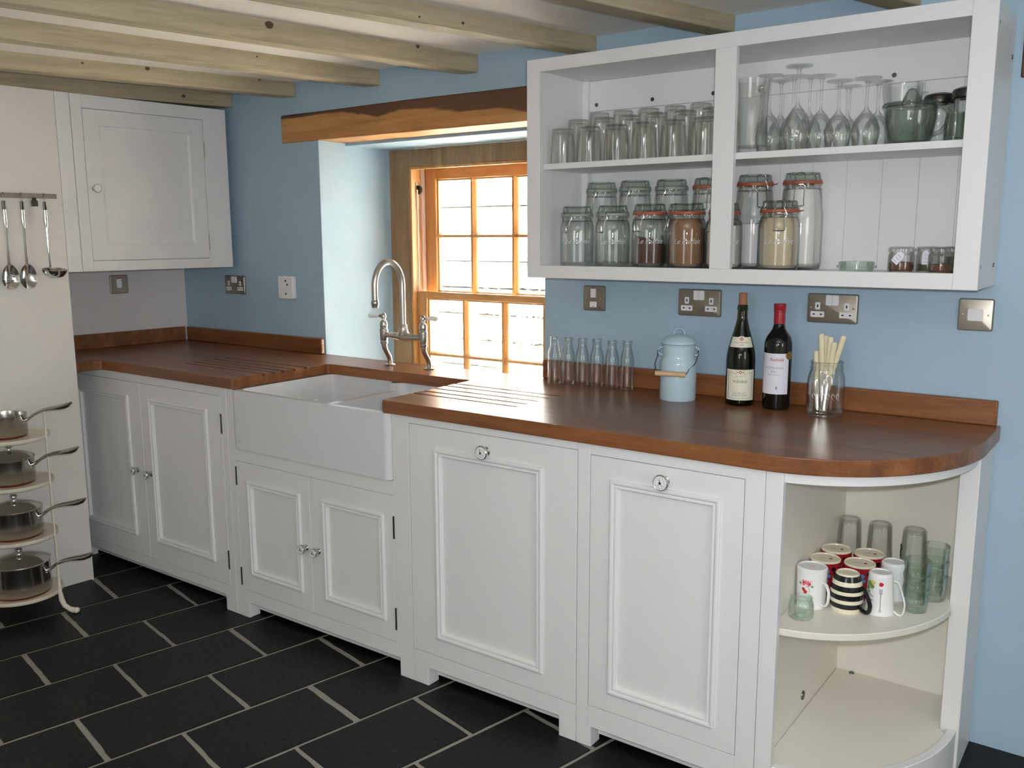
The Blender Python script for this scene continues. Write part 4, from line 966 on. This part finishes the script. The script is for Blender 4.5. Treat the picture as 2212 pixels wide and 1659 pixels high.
# spice jars
def spice(x, y, m, label, fill, tag=None):
    t = thing('spice_jar', label, 'spice jar', (x, y, ZB), 'small spice jars'); c = (x, y, ZB); th0 = az(x, y); r = .032
    g = G(); g.lathe([(0, 0), (r-.004, 0), (r-.001, .002), (r, .008), (r, .046), (r-.002, .050), (r-.003, .054), (r-.005, .054), (r-.005, .050), (r-.0022, .046), (r-.0022, .01), (0, .005)], c, 32); part('jar_body', g, GLASSD, t)
    g = G(); g.lathe([(0, .0052), (r-.005, .0055), (r-.003, .012), (r-.003, fill), (0, fill+.002)], c, 28); part('contents', g, m, t)
    g = G(); g.lathe([(r-.001, .0545), (r+.0005, .056), (r+.0005, .063), (r-.002, .066), (r-.008, .0675), (0, .068), (0, .065), (r-.004, .062), (r-.004, .0545)], c, 32); part('jar_lid', g, GLASSD, t)
    if tag:
        off, tilt, w_, hh = tag; g = G(); P = [(-w_, -hh), (w_, -hh), (w_, hh*.5), (w_*.55, hh), (-w_*.55, hh), (-w_, hh*.5)]; ct, s_t = math.cos(tilt), math.sin(tilt); f = cyl(r+.0012, (x, y), ZB+.040, th0+off)
        lo = [g.b.verts.new(f(a*ct-b_*s_t, a*s_t+b_*ct, 0)) for a, b_ in P]; hi = [g.b.verts.new(f(a*ct-b_*s_t, a*s_t+b_*ct, .0006)) for a, b_ in P]; n = len(P)
        g.b.faces.new(lo[::-1]); g.b.faces.new(hi)
        for i in range(n): g.b.faces.new([lo[i], lo[(i+1) % n], hi[(i+1) % n], hi[i]])
        part('paper_tag', g, PAPERW, t)
        g = G()
        for k in range(3):
            b_ = hh*.35-k*hh*.5; g.tube([f((q)*ct-b_*s_t, q*s_t+b_*ct, .0009) for q in (-w_*.6, 0, w_*.6)], .0005, 4)
        part('tag_writing', g, INKG, t)
spice(3.383, -.205, SPICE, 'spice jar with tilted paper tag, leftmost of the four', .028, (-.25, rad(-40), .010, .016))
spice(3.438, -.150, SPICEG, 'herb jar with upright paper tag, second from left', .022, (-.15, 0, .0125, .018))
spice(3.480, -.212, SPICE, 'spice jar with plain lid standing in front of the third and fourth', .024)
spice(3.489, -.095, SPICEG, 'dark herb jar mostly hidden by the cabinet right post', .04)

# ------------------------------------------------------------------ things on the worktop
ZW = .9183
mb = None
for i, (x, y, sc) in enumerate(((2.251, -.096, 1.0), (2.300, -.086, .995), (2.352, -.078, .995), (2.407, -.074, 1.0), (2.463, -.070, .99), (2.519, -.068, .995))):
    lab = f'mini glass milk bottle, {ordn[i]} from the left in the row of six'
    if mb is None:
        r = .0232; pr = [(0, .003), (r-.006, .001), (r-.003, 0), (r-.0005, .003), (r, .010), (r, .100), (r-.002, .112), (.0155, .132), (.0142, .140), (.0142, .152), (.0168, .154), (.0172, .158), (.0160, .162), (.0140, .163), (.0128, .160), (.0122, .150), (.0125, .138), (.0138, .131), (r-.0045, .111), (r-.0025, .100), (r-.0025, .014), (r-.006, .009), (0, .008)]
        g = G(); g.lathe(pr, seg=36, mod=lambda a, z: 1+(.012*math.cos(8*a) if .02 < z < .098 else 0))
        mb = o = solo('milk_bottle', g, GLASSJ, lab, 'bottle', (0, 0, 0), 'mini milk bottles')
    else: o = dup(mb, (0, 0, 0), label=lab)
    o.location = (x, y, ZW); o.scale = (1, 1, sc); o.rotation_euler = (0, 0, .4*i)

# enamel can with a bail handle
x, y = 2.732, -.128; c = (x, y, ZW); th0 = az(x, y); er = Vector((-math.sin(th0), math.cos(th0), 0)); ef = Vector((math.cos(th0), math.sin(th0), 0)); cv = Vector(c)
t = thing('enamel_can', 'pale blue enamel milk can with lid and wooden-gripped wire handle', 'can', c)
g = G(); g.lathe([(0, .001), (.050, .001), (.0545, 0), (.0560, .003), (.0560, .112), (.0555, .118), (.0525, .126), (.0500, .131), (.0495, .137), (.0495, .168), (.0510, .170), (.0510, .173), (.0480, .173), (.0475, .168), (.0475, .136), (.0535, .115), (.054, .006), (0, .004)], c, 48); part('can_body', g, ENAMEL, t)
g = G(); g.lathe([(0, .205), (.012, .2045), (.030, .200), (.044, .192), (.0510, .184), (.0535, .181), (.0540, .178), (.0530, .1745), (.0495, .1735), (.0470, .1735), (.0465, .178), (.030, .195), (0, .2005)], c, 48); ld = part('can_lid', g, ENAMEL, t)
g = G(); g.tube([cv+er*a+Vector((0, 0, z)) for a, z in ((-.0165, .2010), (-.0155, .210), (-.009, .2185), (0, .2215), (.009, .2185), (.0155, .210), (.0165, .2010))], .0032, 10, squash=((ef.x, ef.y, 0), 1.6, .8)); part('lid_handle', g, ENAMEL, t)
for s_ in (-1, 1):
    g = G(); q = cv+er*(s_*.0495)+Vector((0, 0, .150)); g.tube([q+er*(s_*a)+Vector((0, 0, z)) for a, z in ((-.001, .012), (.006, .012), (.0115, .006), (.0125, 0), (.0115, -.007), (.006, -.012), (-.001, -.012))], .0026, 10); part('ear', g, ENAMEL, t)
g = G(); q = lambda a, f, z: cv+er*a+ef*f+Vector((0, 0, z))
g.tube([q(-.0570, -.002, .148), q(-.0605, .001, .156), q(-.0640, .004, .150), q(-.0635, .010, .138), q(-.0700, .028, .118), q(-.0710, .034, .112), q(-.0680, .042, .102), q(-.0700, .052, .091), q(-.069, .056, .088)], .0013, 8); part('bail_wire', g, DARKSTEEL, t)
g = G(); g.tube([q(.0570, -.002, .148), q(.0610, .002, .154), q(.0600, .006, .142), q(.0530, .022, .122), q(.0490, .030, .114), q(.0330, .044, .102), q(.0270, .053, .090), q(.0210, .057, .085)], .0013, 8); part('bail_wire', g, DARKSTEEL, t)
g = G(); P = [q(-.070+.092*k/8, .056+.001*k/8, .0885-.0035*k/8) for k in range(9)]; g.tube(P, [.0080, .0088, .0085, .0083, .0086, .0083, .0078, .0092, .0088], 18); part('wooden_grip', g, BEECH, t)

# wine bottles
def lab_(t, m, R, z0, z1, th, half, c, prof=None, name='label'): g = G(); arc_patch(g, R, z0, z1, th, half, c=(c[0], c[1]), prof=prof); return part(name, g, m, t)
x, y = 2.922, -.098; c = (x, y, ZW); th0 = az(x, y)
t = thing('wine_bottle', 'green burgundy-shaped wine bottle with cork half out and FLEURIE label', 'bottle', c)
R_ = .0425; pr = [(0, .012), (.022, .008), (.034, .001), (.039, 0), (.0415, .003), (R_, .010), (R_, .138), (.0412, .155), (.037, .176), (.030, .202), (.0225, .228), (.0175, .248), (.0150, .262), (.0145, .283), (.0158, .2845), (.0160, .291), (.0148, .2925), (.0148, .300), (.0105, .300), (.0105, .262), (.0185, .226), (.0330, .175), (.0385, .14), (.0390, .014), (.02, .016), (0, .018)]
g = G(); g.lathe(pr, c, 40); part('bottle_glass', g, GLASSB, t)
g = G(); g.lathe([(0, .019), (.036, .018), (.0383, .02), (.0383, .118), (0, .119)], c, 36); part('wine', g, WINE, t)
g = G(); g.lathe([(0, .285), (.0100, .285), (.0102, .300), (.0122, .302), (.0120, .334), (.0110, .335), (0, .335)], c, 20); part('cork', g, CORK, t)
lab_(t, PAPER, R_+.0004, ZW+.018, ZW+.110, th0, rad(62), c)
nz = lambda z: (.0385 if z < ZW+.17 else .0385-(z-ZW-.17)*.285)+.0008
lab_(t, PAPER, .03, ZW+.176, ZW+.206, th0, rad(60), c, prof=nz, name='neck_label')
def tx(t, body, size, R, z, th, m, shear=0, name='lettering', sp=1): 
    g = G(); g.text(body, size, cyl(R, (x, y), ZW+z, th), depth=.00012, shear=shear, spacing=sp); return part(name, g, m, t)
tx(t, 'FLEURIE', .0105, R_+.0012, .074, th0, INK, sp=1.15); tx(t, 'BOUCHARD PERE & FILS', .0030, R_+.0012, .090, th0, INKG)
tx(t, 'BOUCHARD PERE', .0052, nz(ZW+.191)+.0012, .190, th0, INKG); tx(t, '& FILS', .0048, nz(ZW+.183)+.0012, .183, th0, INKG)
def disc(t, r, R, z, th, m, name, sx=1):
    f = cyl(R, (x, y), ZW+z, th); g = G(); n = 18; a = [g.b.verts.new(f(r*sx*math.cos(2*PI*k/n), r*math.sin(2*PI*k/n), 0)) for k in range(n)]; b_ = [g.b.verts.new(f(r*sx*math.cos(2*PI*k/n), r*math.sin(2*PI*k/n), .0004)) for k in range(n)]
    g.b.faces.new(a[::-1]); g.b.faces.new(b_)
    for k in range(n): g.b.faces.new([a[k], a[(k+1) % n], b_[(k+1) % n], b_[k]])
    return part(name, g, m, t)
disc(t, .0045, R_+.0012, .1025, th0, INKR, 'crest'); disc(t, .0025, R_+.0017, .1025, th0, PAPER, 'crest')
disc(t, .0062, nz(ZW+.203)+.0006, .203, th0, PAPER, 'label_tab', 1.7); disc(t, .0048, nz(ZW+.201)+.0016, .201, th0, INKR, 'crest'); disc(t, .0024, nz(ZW+.201)+.0022, .201, th0, PAPER, 'crest')
for s_ in (-1, 1):
    g = G(); f = cyl(R_+.0011, (x, y), ZW, th0)
    for dz, rr_ in ((0, .0008), (.003, .0008), (-.003, .0007)): g.tube([f(s_*(.0065+k*.002), .1025+dz*(k-.5)*.6, 0) for k in range(4)], rr_*.6, 4)
    part('crest_scroll', g, INKR, t)
g = G(); f = cyl(R_+.0012, (x, y), ZW, th0)
g.tube([f(a, z, 0) for a, z in ((-.038, .101), (-.025, .101), (-.016, .098), (-.010, .094))], .0004, 4); g.tube([f(a, z, 0) for a, z in ((.038, .101), (.025, .101), (.016, .098), (.010, .094))], .0004, 4)
g.tube([f(-.038, z, 0) for z in (.101, .06, .024)], .0004, 4); g.tube([f(.038, z, 0) for z in (.101, .06, .024)], .0004, 4); g.tube([f(-.038+.0076*k, .024, 0) for k in range(11)], .0004, 4); part('label_border', g, INK, t)
g = G()
for k in range(7):
    g.tube([f(-.020+.006*k, .036+(.006 if k % 2 else .003), 0), f(-.020+.006*k, .034, 0)], .0005, 4); g.tube([f(-.022+.006*k, .040+(.004 if k % 3 == 0 else 0), 0), f(-.017+.006*k, .042-(.004 if k % 2 else 0), 0)], .0005, 4)
for z in (.034, .031): g.tube([f(-.024+.006*k, z, 0) for k in range(9)], .0004, 4)
part('label_drawing', g, INKG, t)

x, y = 3.035, -.098; c = (x, y, ZW); th0 = az(x, y)
t = thing('wine_bottle', 'dark red wine bottle with red capsule, white label and gold seal', 'bottle', c)
R_ = .0395; pr = [(0, .010), (.025, .004), (.034, 0), (.038, .002), (R_, .008), (R_, .186), (.0385, .198), (.034, .212), (.026, .224), (.0195, .234), (.0160, .246), (.0148, .256), (.0145, .300), (0, .300)]
g = G(); g.lathe(pr, c, 40); part('bottle_glass', g, DBOTTLE, t)
g = G(); g.lathe([(.0160, .250), (.0162, .256), (.0158, .284), (.0172, .286), (.0172, .289), (.0160, .291), (.0172, .293), (.0175, .3065), (.0165, .308), (0, .308), (0, .302), (.0150, .300), (.0150, .252)], c, 32); part('screw_cap', g, CAPRED, t)
tl = th0-rad(14); lab_(t, PAPERW, R_+.0004, ZW+.047, ZW+.166, tl, rad(62), c)
tx(t, 'Penfolds', .0125, R_+.0012, .148, tl+rad(8), INKR, shear=.4); tx(t, 'KOONUNGA', .0088, R_+.0012, .124, tl, INKG, sp=1.1); tx(t, 'HILL', .0088, R_+.0012, .113, tl, INKG, sp=1.1); tx(t, 'SHIRAZ CABERNET', .0040, R_+.0012, .104, tl, INKG, sp=1.1)
disc(t, .0125, R_+.0014, .160, th0+rad(50), GOLD, 'gold_seal'); disc(t, .0045, R_+.0012, .066, tl+rad(12), INKG, 'embossed_mark', .6)

# preserving jar of bone-handled knives
x, y = 3.187, -.128; c = (x, y, ZW); th0 = az(x, y); er = Vector((-math.sin(th0), math.cos(th0), 0)); ef = Vector((math.cos(th0), math.sin(th0), 0))
t = thing('screw_top_jar', 'open clear glass jar holding bone-handled knives', 'jar', c); R_ = .0510
g = G(); g.lathe([(0, .006), (.030, .003), (.040, 0), (.047, .003), (.0505, .012), (R_, .03), (R_, .092), (.0500, .106), (.0465, .122), (.0430, .130), (.0425, .133), (.0445, .135), (.0445, .138), (.0425, .140), (.0425, .148), (.0448, .151), (.0445, .154), (.0425, .155), (.0405, .153), (.0400, .133), (.0440, .120), (.0482, .092), (.0485, .02), (.035, .010), (0, .011)], c, 44); part('jar_body', g, GLASSJ, t)
g = G(); f = cyl(R_+.0006, (x, y), ZW, th0)
for k in range(6): g.tube([f(-.034+.0135*k+.004*math.cos(a), .062+.007*math.sin(a), 0) for a in [2*PI*j/8 for j in range(7)]], .0009, 5)
part('embossed_pattern', g, EMB, t)
kf = None
spec = [(-.030, -.006, -.020, 0, .182, 'shorter knife leaning on the left of the jar rim'), (-.019, .004, -.006, .004, .232, 'tallest bone-handled knife, left of centre in the jar'), (-.006, -.004, 0, -.006, .226, 'bone-handled knife in the middle of the jar, greyer handle'),
        (.006, .010, .000, .004, .224, 'bone-handled knife right of the middle in the jar'), (.016, .014, -.004, .008, .210, 'bone-handled knife standing behind the leaning pair'), (.040, .006, -.012, .002, .228, 'bone-handled knife leaning furthest right, thin tip upward'), (.030, -.010, -.014, -.010, .196, 'broad-handled knife leaning right in front of the jar rim')]
for i, (a1, f1, a0, f0, hh, lab) in enumerate(spec):
    b0 = Vector((x, y, ZW+.0125))+er*a0+ef*f0; b1 = Vector((x, y, ZW))+er*a1*1.0+ef*f1+Vector((0, 0, hh)); d = (b1-b0).normalized(); L = (b1-b0).length
    k_ = thing('table_knife', lab, 'knife', tuple(b0), 'bone-handled knives in the jar')
    w_ = .0070 if i != 6 else .0086
    sq = (tuple(er), 1, .55); p = lambda q: b0+d*(L*q)
    g = G(); g.tube([p(.52), p(.56), p(.75), p(.97), p(1)], [w_*.9, w_*.92, w_*1.05, w_*1.15, w_*.9], 12, squash=sq); part('handle', g, BONE, k_)
    g = G(); g.tube([p(0), p(.04), p(.25), p(.50), p(.518)], [w_*.35, w_*1.0, w_*1.15, w_*1.1, w_*.6], 10, squash=(tuple(er), 1, .10)); part('blade', g, CHROME, k_)

# ------------------------------------------------------------------ mugs and glasses on the curved shelf
ZC = .4803
def mugbase(g, r0, r1, h, c, th=.0032, bulge=0, seg=40):
    """upturned mug: mouth (r0) on the shelf, foot (r1) on top"""
    n = 10; out = [(r0+(r1-r0)*k/n+bulge*math.sin(PI*k/n), h*k/n) for k in range(n)]
    out += [(r1, h-.004), (r1-.002, h-.001), (r1-.004, h), (r1-.006, h-.0005), (r1-.007, h-.003), (0, h-.003)]
    inn = [(0, h-.010), (r1-.008, h-.009)]+[(r0+(r1-r0)*k/n+bulge*math.sin(PI*k/n)-th, h*k/n) for k in range(n-1, -1, -1)]
    return g.lathe([(r0-th, 0), (r0-th*.5, -.0)]+out+inn, c, seg)
def handle(g, c, th, r, z0, z1, out, rad_, sq=.7, flip_=False):
    e = Vector((math.cos(th), math.sin(th), 0)); n = Vector((-e.y, e.x, 0)); cv = Vector(c); zs = z1-z0
    if flip_: pts = [(r-.002, z1), (r+out*.35, z1-.002), (r+out*.75, z0+zs*.62), (r+out, z0+zs*.30), (r+out*.85, z0-.002), (r+out*.4, z0-.004), (r-.002, z0+.004)]
    else: pts = [(r-.002, z1), (r+out*.5, z1+.001), (r+out*.9, z1-zs*.2), (r+out, (z0+z1)/2), (r+out*.85, z0+zs*.18), (r+out*.4, z0), (r-.002, z0+.003)]
    # smooth with Catmull-Rom
    P = [cv+e*a+Vector((0, 0, z)) for a, z in pts]; Q = []
    for i in range(len(P)-1):
        p0, p1, p2, p3 = P[max(0, i-1)], P[i], P[i+1], P[min(len(P)-1, i+2)]
        for k in range(4):
            u = k/4; Q.append(.5*((2*p1)+(-p0+p2)*u+(2*p0-5*p1+4*p2-p3)*u*u+(-p0+3*p1-3*p2+p3)*u**3))
    Q.append(P[-1]); g.tube(Q, rad_, 10, squash=(tuple(n), 1, sq)); return g
def blob(t, R, c, z, th, items, name):
    for m, L in items:
        g = G(); f = cyl(R, (c[0], c[1]), c[2]+z, th)
        for u, v_, r in L:
            n = 9; w_ = rad(random.uniform(0, 40)); top = [g.b.verts.new(f(u+r*(1+.18*math.cos(3*2*PI*k/n))*math.cos(2*PI*k/n+w_), v_+r*math.sin(2*PI*k/n+w_), .0004)) for k in range(n)]
            bot = [g.b.verts.new(f(u+r*(1+.18*math.cos(3*2*PI*k/n))*math.cos(2*PI*k/n+w_), v_+r*math.sin(2*PI*k/n+w_), -.0006)) for k in range(n)]
            g.b.faces.new(top); g.b.faces.new(bot[::-1])
            for k in range(n): g.b.faces.new([top[k], top[(k+1) % n], bot[(k+1) % n], bot[k]])
        part(name, g, m, t)
# floral mug
c = (3.270, -.438, ZC); th0 = az(c[0], c[1]); t = thing('mug', 'white china mug with pink rose print, upside down at left front of the shelf', 'mug', c)
g = G(); mugbase(g, .0355, .0385, .106, c); part('mug_body', g, CERAM, t)
g = G(); handle(g, c, th0+rad(46), .0362, .012, .070, .022, .0042); part('mug_handle', g, CERAM, t)
L = [(.007*math.cos(k*1.3)*(.3+k*.16), .006*math.sin(k*1.3)*(.3+k*.16)+.074, .0045) for k in range(11)]
blob(t, .0372, c, 0, th0-rad(22), [(PINK, L), (REDP, [(.004, .080, .0042), (-.006, .071, .0036), (-.006, .052, .0045), (-.001, .046, .0052), (.009, .068, .0040), (-.003, .084, .003)]), (GREENP, [(-.015, .080, .004), (-.016, .066, .0036), (.016, .062, .003)]), (YELP, [(.014, .078, .0040), (.010, .086, .0030)])], 'rose_print')
g = G(); f = cyl(.0374, (c[0], c[1]), c[2], th0-rad(22)); g.tube([f(u, v_, 0) for u, v_ in ((0, .062), (.006, .060), (.010, .053), (.010, .046))], .0006, 4); part('print_stem', g, GREENP, t)
g = G(); g.tube([(c[0]-.006, c[1], c[2]+.1035), (c[0]+.006, c[1]-.003, c[2]+.1035)], .0007, 4); part('maker_mark', g, PINK, t)
# striped mug
c = (3.352, -.414, ZC); th0 = az(c[0], c[1]); t = thing('mug', 'black and cream striped barrel mug, upside down at the front', 'mug', c)
n = 44; h = .100; rr_ = lambda z: .0335+.0085*math.sin(PI*min(1, max(0, (z*.86+.012)/h)))-.006*(z/h)**2
def band(z0, z1, m, nm='stripe', d=0):
    g = G(); K = 6; g.lathe([(rr_(z0)-.004, z0)]+[(rr_(z0+(z1-z0)*k/K)+d, z0+(z1-z0)*k/K) for k in range(K+1)]+[(rr_(z1)-.004, z1)], c, n); part(nm, g, m, t)
g = G(); K = 16; g.lathe([(rr_(0)-.0032, 0)]+[(rr_(h*k/K), h*k/K) for k in range(K)]+[(rr_(h)-.001, h-.001), (rr_(h)-.004, h), (rr_(h)-.006, h-.003), (0, h-.003), (0, h-.009), (rr_(h)-.006, h-.009)]+[(rr_(h*k/K)-.0034, h*k/K) for k in range(K-2, -1, -1)], c, n); part('mug_body', g, CERAM2, t)
for z0, z1 in ((.013, .026), (.036, .049), (.058, .071), (.082, .0955)): band(z0, z1, MUGDARK, d=.0004)
g = G(); handle(g, c, th0+rad(62), .0375, .012, .066, .026, .0062, .85, True); part('mug_handle', g, MUGDARK, t)
# garden mug
c = (3.424, -.380, ZC); th0 = az(c[0], c[1]); t = thing('mug', 'white mug printed with garden tools and a red flower, upside down', 'mug', c)
g = G(); mugbase(g, .0360, .0285, .106, c); part('mug_body', g, CERAM, t)
g = G(); handle(g, c, th0+rad(80), .0335, .006, .086, .026, .0040, .6, True); part('mug_handle', g, CERAM, t)
blob(t, .0312, c, 0, th0+rad(4), [(REDP, [(.0, .082, .0055)])], 'red_flower')
g = G(); f0 = lambda u, v_: cyl(.0362-.0075*(v_/.106)+.0006, (c[0], c[1]), c[2], th0+rad(4))(u, v_, 0)
g.tube([f0(0, v_) for v_ in (.018, .03, .045, .058)], .0006, 4)
for u in (-.003, 0, .003): g.tube([f0(u, .058), f0(u, .070)], .0005, 4)
g.tube([f0(-.003, .058), f0(.003, .058)], .0005, 4); g.tube([f0(0, .018), f0(-.003, .012), f0(.003, .012), f0(0, .018)], .0005, 4); part('fork_drawing', g, INK, t)
blob(t, .0330, c, 0, th0-rad(48), [(GREENP, [(0, .080, .007), (.008, .073, .0055), (-.004, .068, .005), (-.002, .058, .004)]), (YELP, [(.010, .084, .0058)]), (INKR, [(.006, .028, .0055), (.013, .023, .0045), (0, .021, .004)]), (GREENP, [(.008, .037, .0035), (.014, .034, .003)])], 'garden_print')
g = G(); f1 = lambda u, v_: cyl(.0362-.0075*(v_/.106)+.0006, (c[0], c[1]), c[2], th0-rad(45))(u, v_, 0); g.tube([f1(-.006, .056), f1(.004, .050), f1(.012, .048)], .0006, 4); part('trowel_drawing', g, INK, t)
# plain white mug behind
c = (3.428, -.262, ZC); th0 = az(c[0], c[1]); t = thing('mug', 'white mug behind the garden mug, beside the green tumblers', 'mug', c)
g = G(); mugbase(g, .0345, .0310, .098, c); part('mug_body', g, CERAM, t)
g = G(); handle(g, c, th0+rad(35), .0335, .010, .076, .022, .0040, .6, True); part('mug_handle', g, CERAM, t)
# four red mugs with cream bases
rm = None
for i, (mx, my, hh, lab) in enumerate(((3.269, -.228, .092, 'red printed mug with cream base, back left of the four'), (3.267, -.320, .092, 'red printed mug with cream base, front left of the four'), (3.353, -.215, .092, 'red printed mug with cream base, back right of the four'), (3.352, -.304, .092, 'red printed mug with cream base, front right of the four'))):
    if rm is None:
        c = (0, 0, 0); th0 = az(mx, my); t = rm = thing('mug', lab, 'mug', c, 'red printed mugs on the curved shelf'); o = t
        g = G(); g.lathe([(.0345, 0), (.0370, 0), (.0385, .01), (.0400, .05), (.0403, .083), (.0400, .0865)], c, 40); g.lathe([(.0345, 0), (.0360, .01), (.0375, .05), (.0375, .083), (0, .083)], c, 40); part('mug_body', g, MUGRED, t, recalc=False)
        g = G(); g.lathe([(.0400, .0866), (.0395, .0905), (.0375, .092), (.0350, .0905), (.0345, .089), (0, .089), (0, .0835), (.0398, .0835)], c, 40); part('mug_foot', g, CERAM2, t)
        g = G(); handle(g, c, th0+rad(48), .0385, .018, .070, .022, .0045); part('mug_handle', g, MUGRED, t)
        blob(t, .0402, c, 0, th0+rad(10), [(BLUEP, [(0, .066, .006), (.004, .054, .005), (-.003, .04, .006)]), (GREENP, [(-.020, .07, .005), (-.024, .06, .004), (.018, .05, .005)]), (MUGDARK, [(.016, .072, .006), (.02, .062, .004)])], 'figure_print')
        g = G(); e = Vector((-math.sin(th0), math.cos(th0), 0)); k_ = Vector((math.cos(th0), math.sin(th0), 0))
        g.lathe([(0, .0891), (.0045, .0891), (.0045, .0895), (0, .0896)], tuple(e*.014), 12); part('base_mark', g, INKR, t)
        g = G(); g.tube([e*a+k_*b_+Vector((0, 0, .0893)) for a, b_ in ((-.016, 0), (-.010, .003), (-.004, -.001), (.004, .001))], .0006, 4); part('base_writing', g, INKG, t)
    else: o = dup(rm, (0, 0, 0), label=lab)
    o.location = (mx, my, ZC)
# tall glasses at the back
tg = None
for i, (mx, my, lab) in enumerate(((3.2685, -.106, 'tall upturned glass at the back of the shelf, left of three'), (3.352, -.106, 'tall upturned glass at the back of the shelf, middle of three'), (3.442, -.104, 'tall upturned glass at back right with a dark printed motif'))):
    if tg is None:
        t = tg = thing('tall_glass', lab, 'glass', (0, 0, 0), 'tall upturned glasses at the back'); hh = .146
        g = G(); g.lathe([(.0355, 0), (.0365, .001), (.0350, .05), (.0318, .12), (.0305, .138), (.0295, .143), (.0270, .146), (.0240, .145), (.0200, .142), (0, .141), (0, .136), (.0270, .136), (.0292, .128), (.0300, .11), (.0330, .05), (.0340, 0)], seg=40); part('glass_body', g, GLASS, t); o = t
    else: o = dup(tg, (0, 0, 0), label=lab)
    o.location = (mx, my, ZC)
    if i == 2:
        blob(o, .0345, (0, 0, 0), .085, az(mx, my)-rad(72), [(INK, [(0, .012, .005), (.002, .004, .006), (-.002, -.006, .006), (0, -.016, .005)])], 'printed_motif')
# green tumblers in two stacks
gt = None
def gtum():
    h = .062; pr = [(0, .003), (.020, .001), (.024, 0), (.0275, .003), (.0280, .010), (.0300, .024), (.0318, .034), (.0308, .040), (.0318, .046), (.0335, h-.002), (.0325, h), (.0305, h-.002), (.0290, .046), (.0282, .040), (.0290, .034), (.0262, .016), (.0240, .010), (0, .009)]
    return G().lathe(pr, seg=32)
names = ['bottom', 'second', 'third', 'top']
for sx, sy, n_, w_ in ((3.497, -.322, 3, 'front'), (3.519, -.218, 3, 'rear')):
    for k in range(n_):
        nm = ('bottom', 'middle', 'top')[k]; lab = f'green glass tumbler, {nm} one of the {w_} stack by the end post'
        if gt is None: gt = o = solo('green_tumbler', gtum(), GLASSG, lab, 'glass', (0, 0, 0), 'stacked green tumblers')
        else: o = dup(gt, (0, 0, 0), label=lab)
        o.location = (sx, sy, ZC+.0003+k*.0365)
        if w_ == 'rear': o.scale = (1.0, 1.0, 1.1); o.location.z = ZC+.0003+k*.040
g = G(); g.lathe([(0, .003), (.020, .001), (.026, 0), (.0298, .004), (.0305, .012), (.0302, .034), (.0285, .042), (.0255, .046), (.0255, .049), (.0272, .051), (.0272, .0535), (.0250, .0548), (.0232, .053), (.0232, .046), (.0262, .040), (.0278, .032), (.0280, .012), (.024, .008), (0, .008)], seg=36)
solo('yoghurt_jar', g, GLASSG, 'small squat empty glass jar at the front left of the shelf', 'jar', (3.275, -.530, ZC), org=(0, 0, 0))
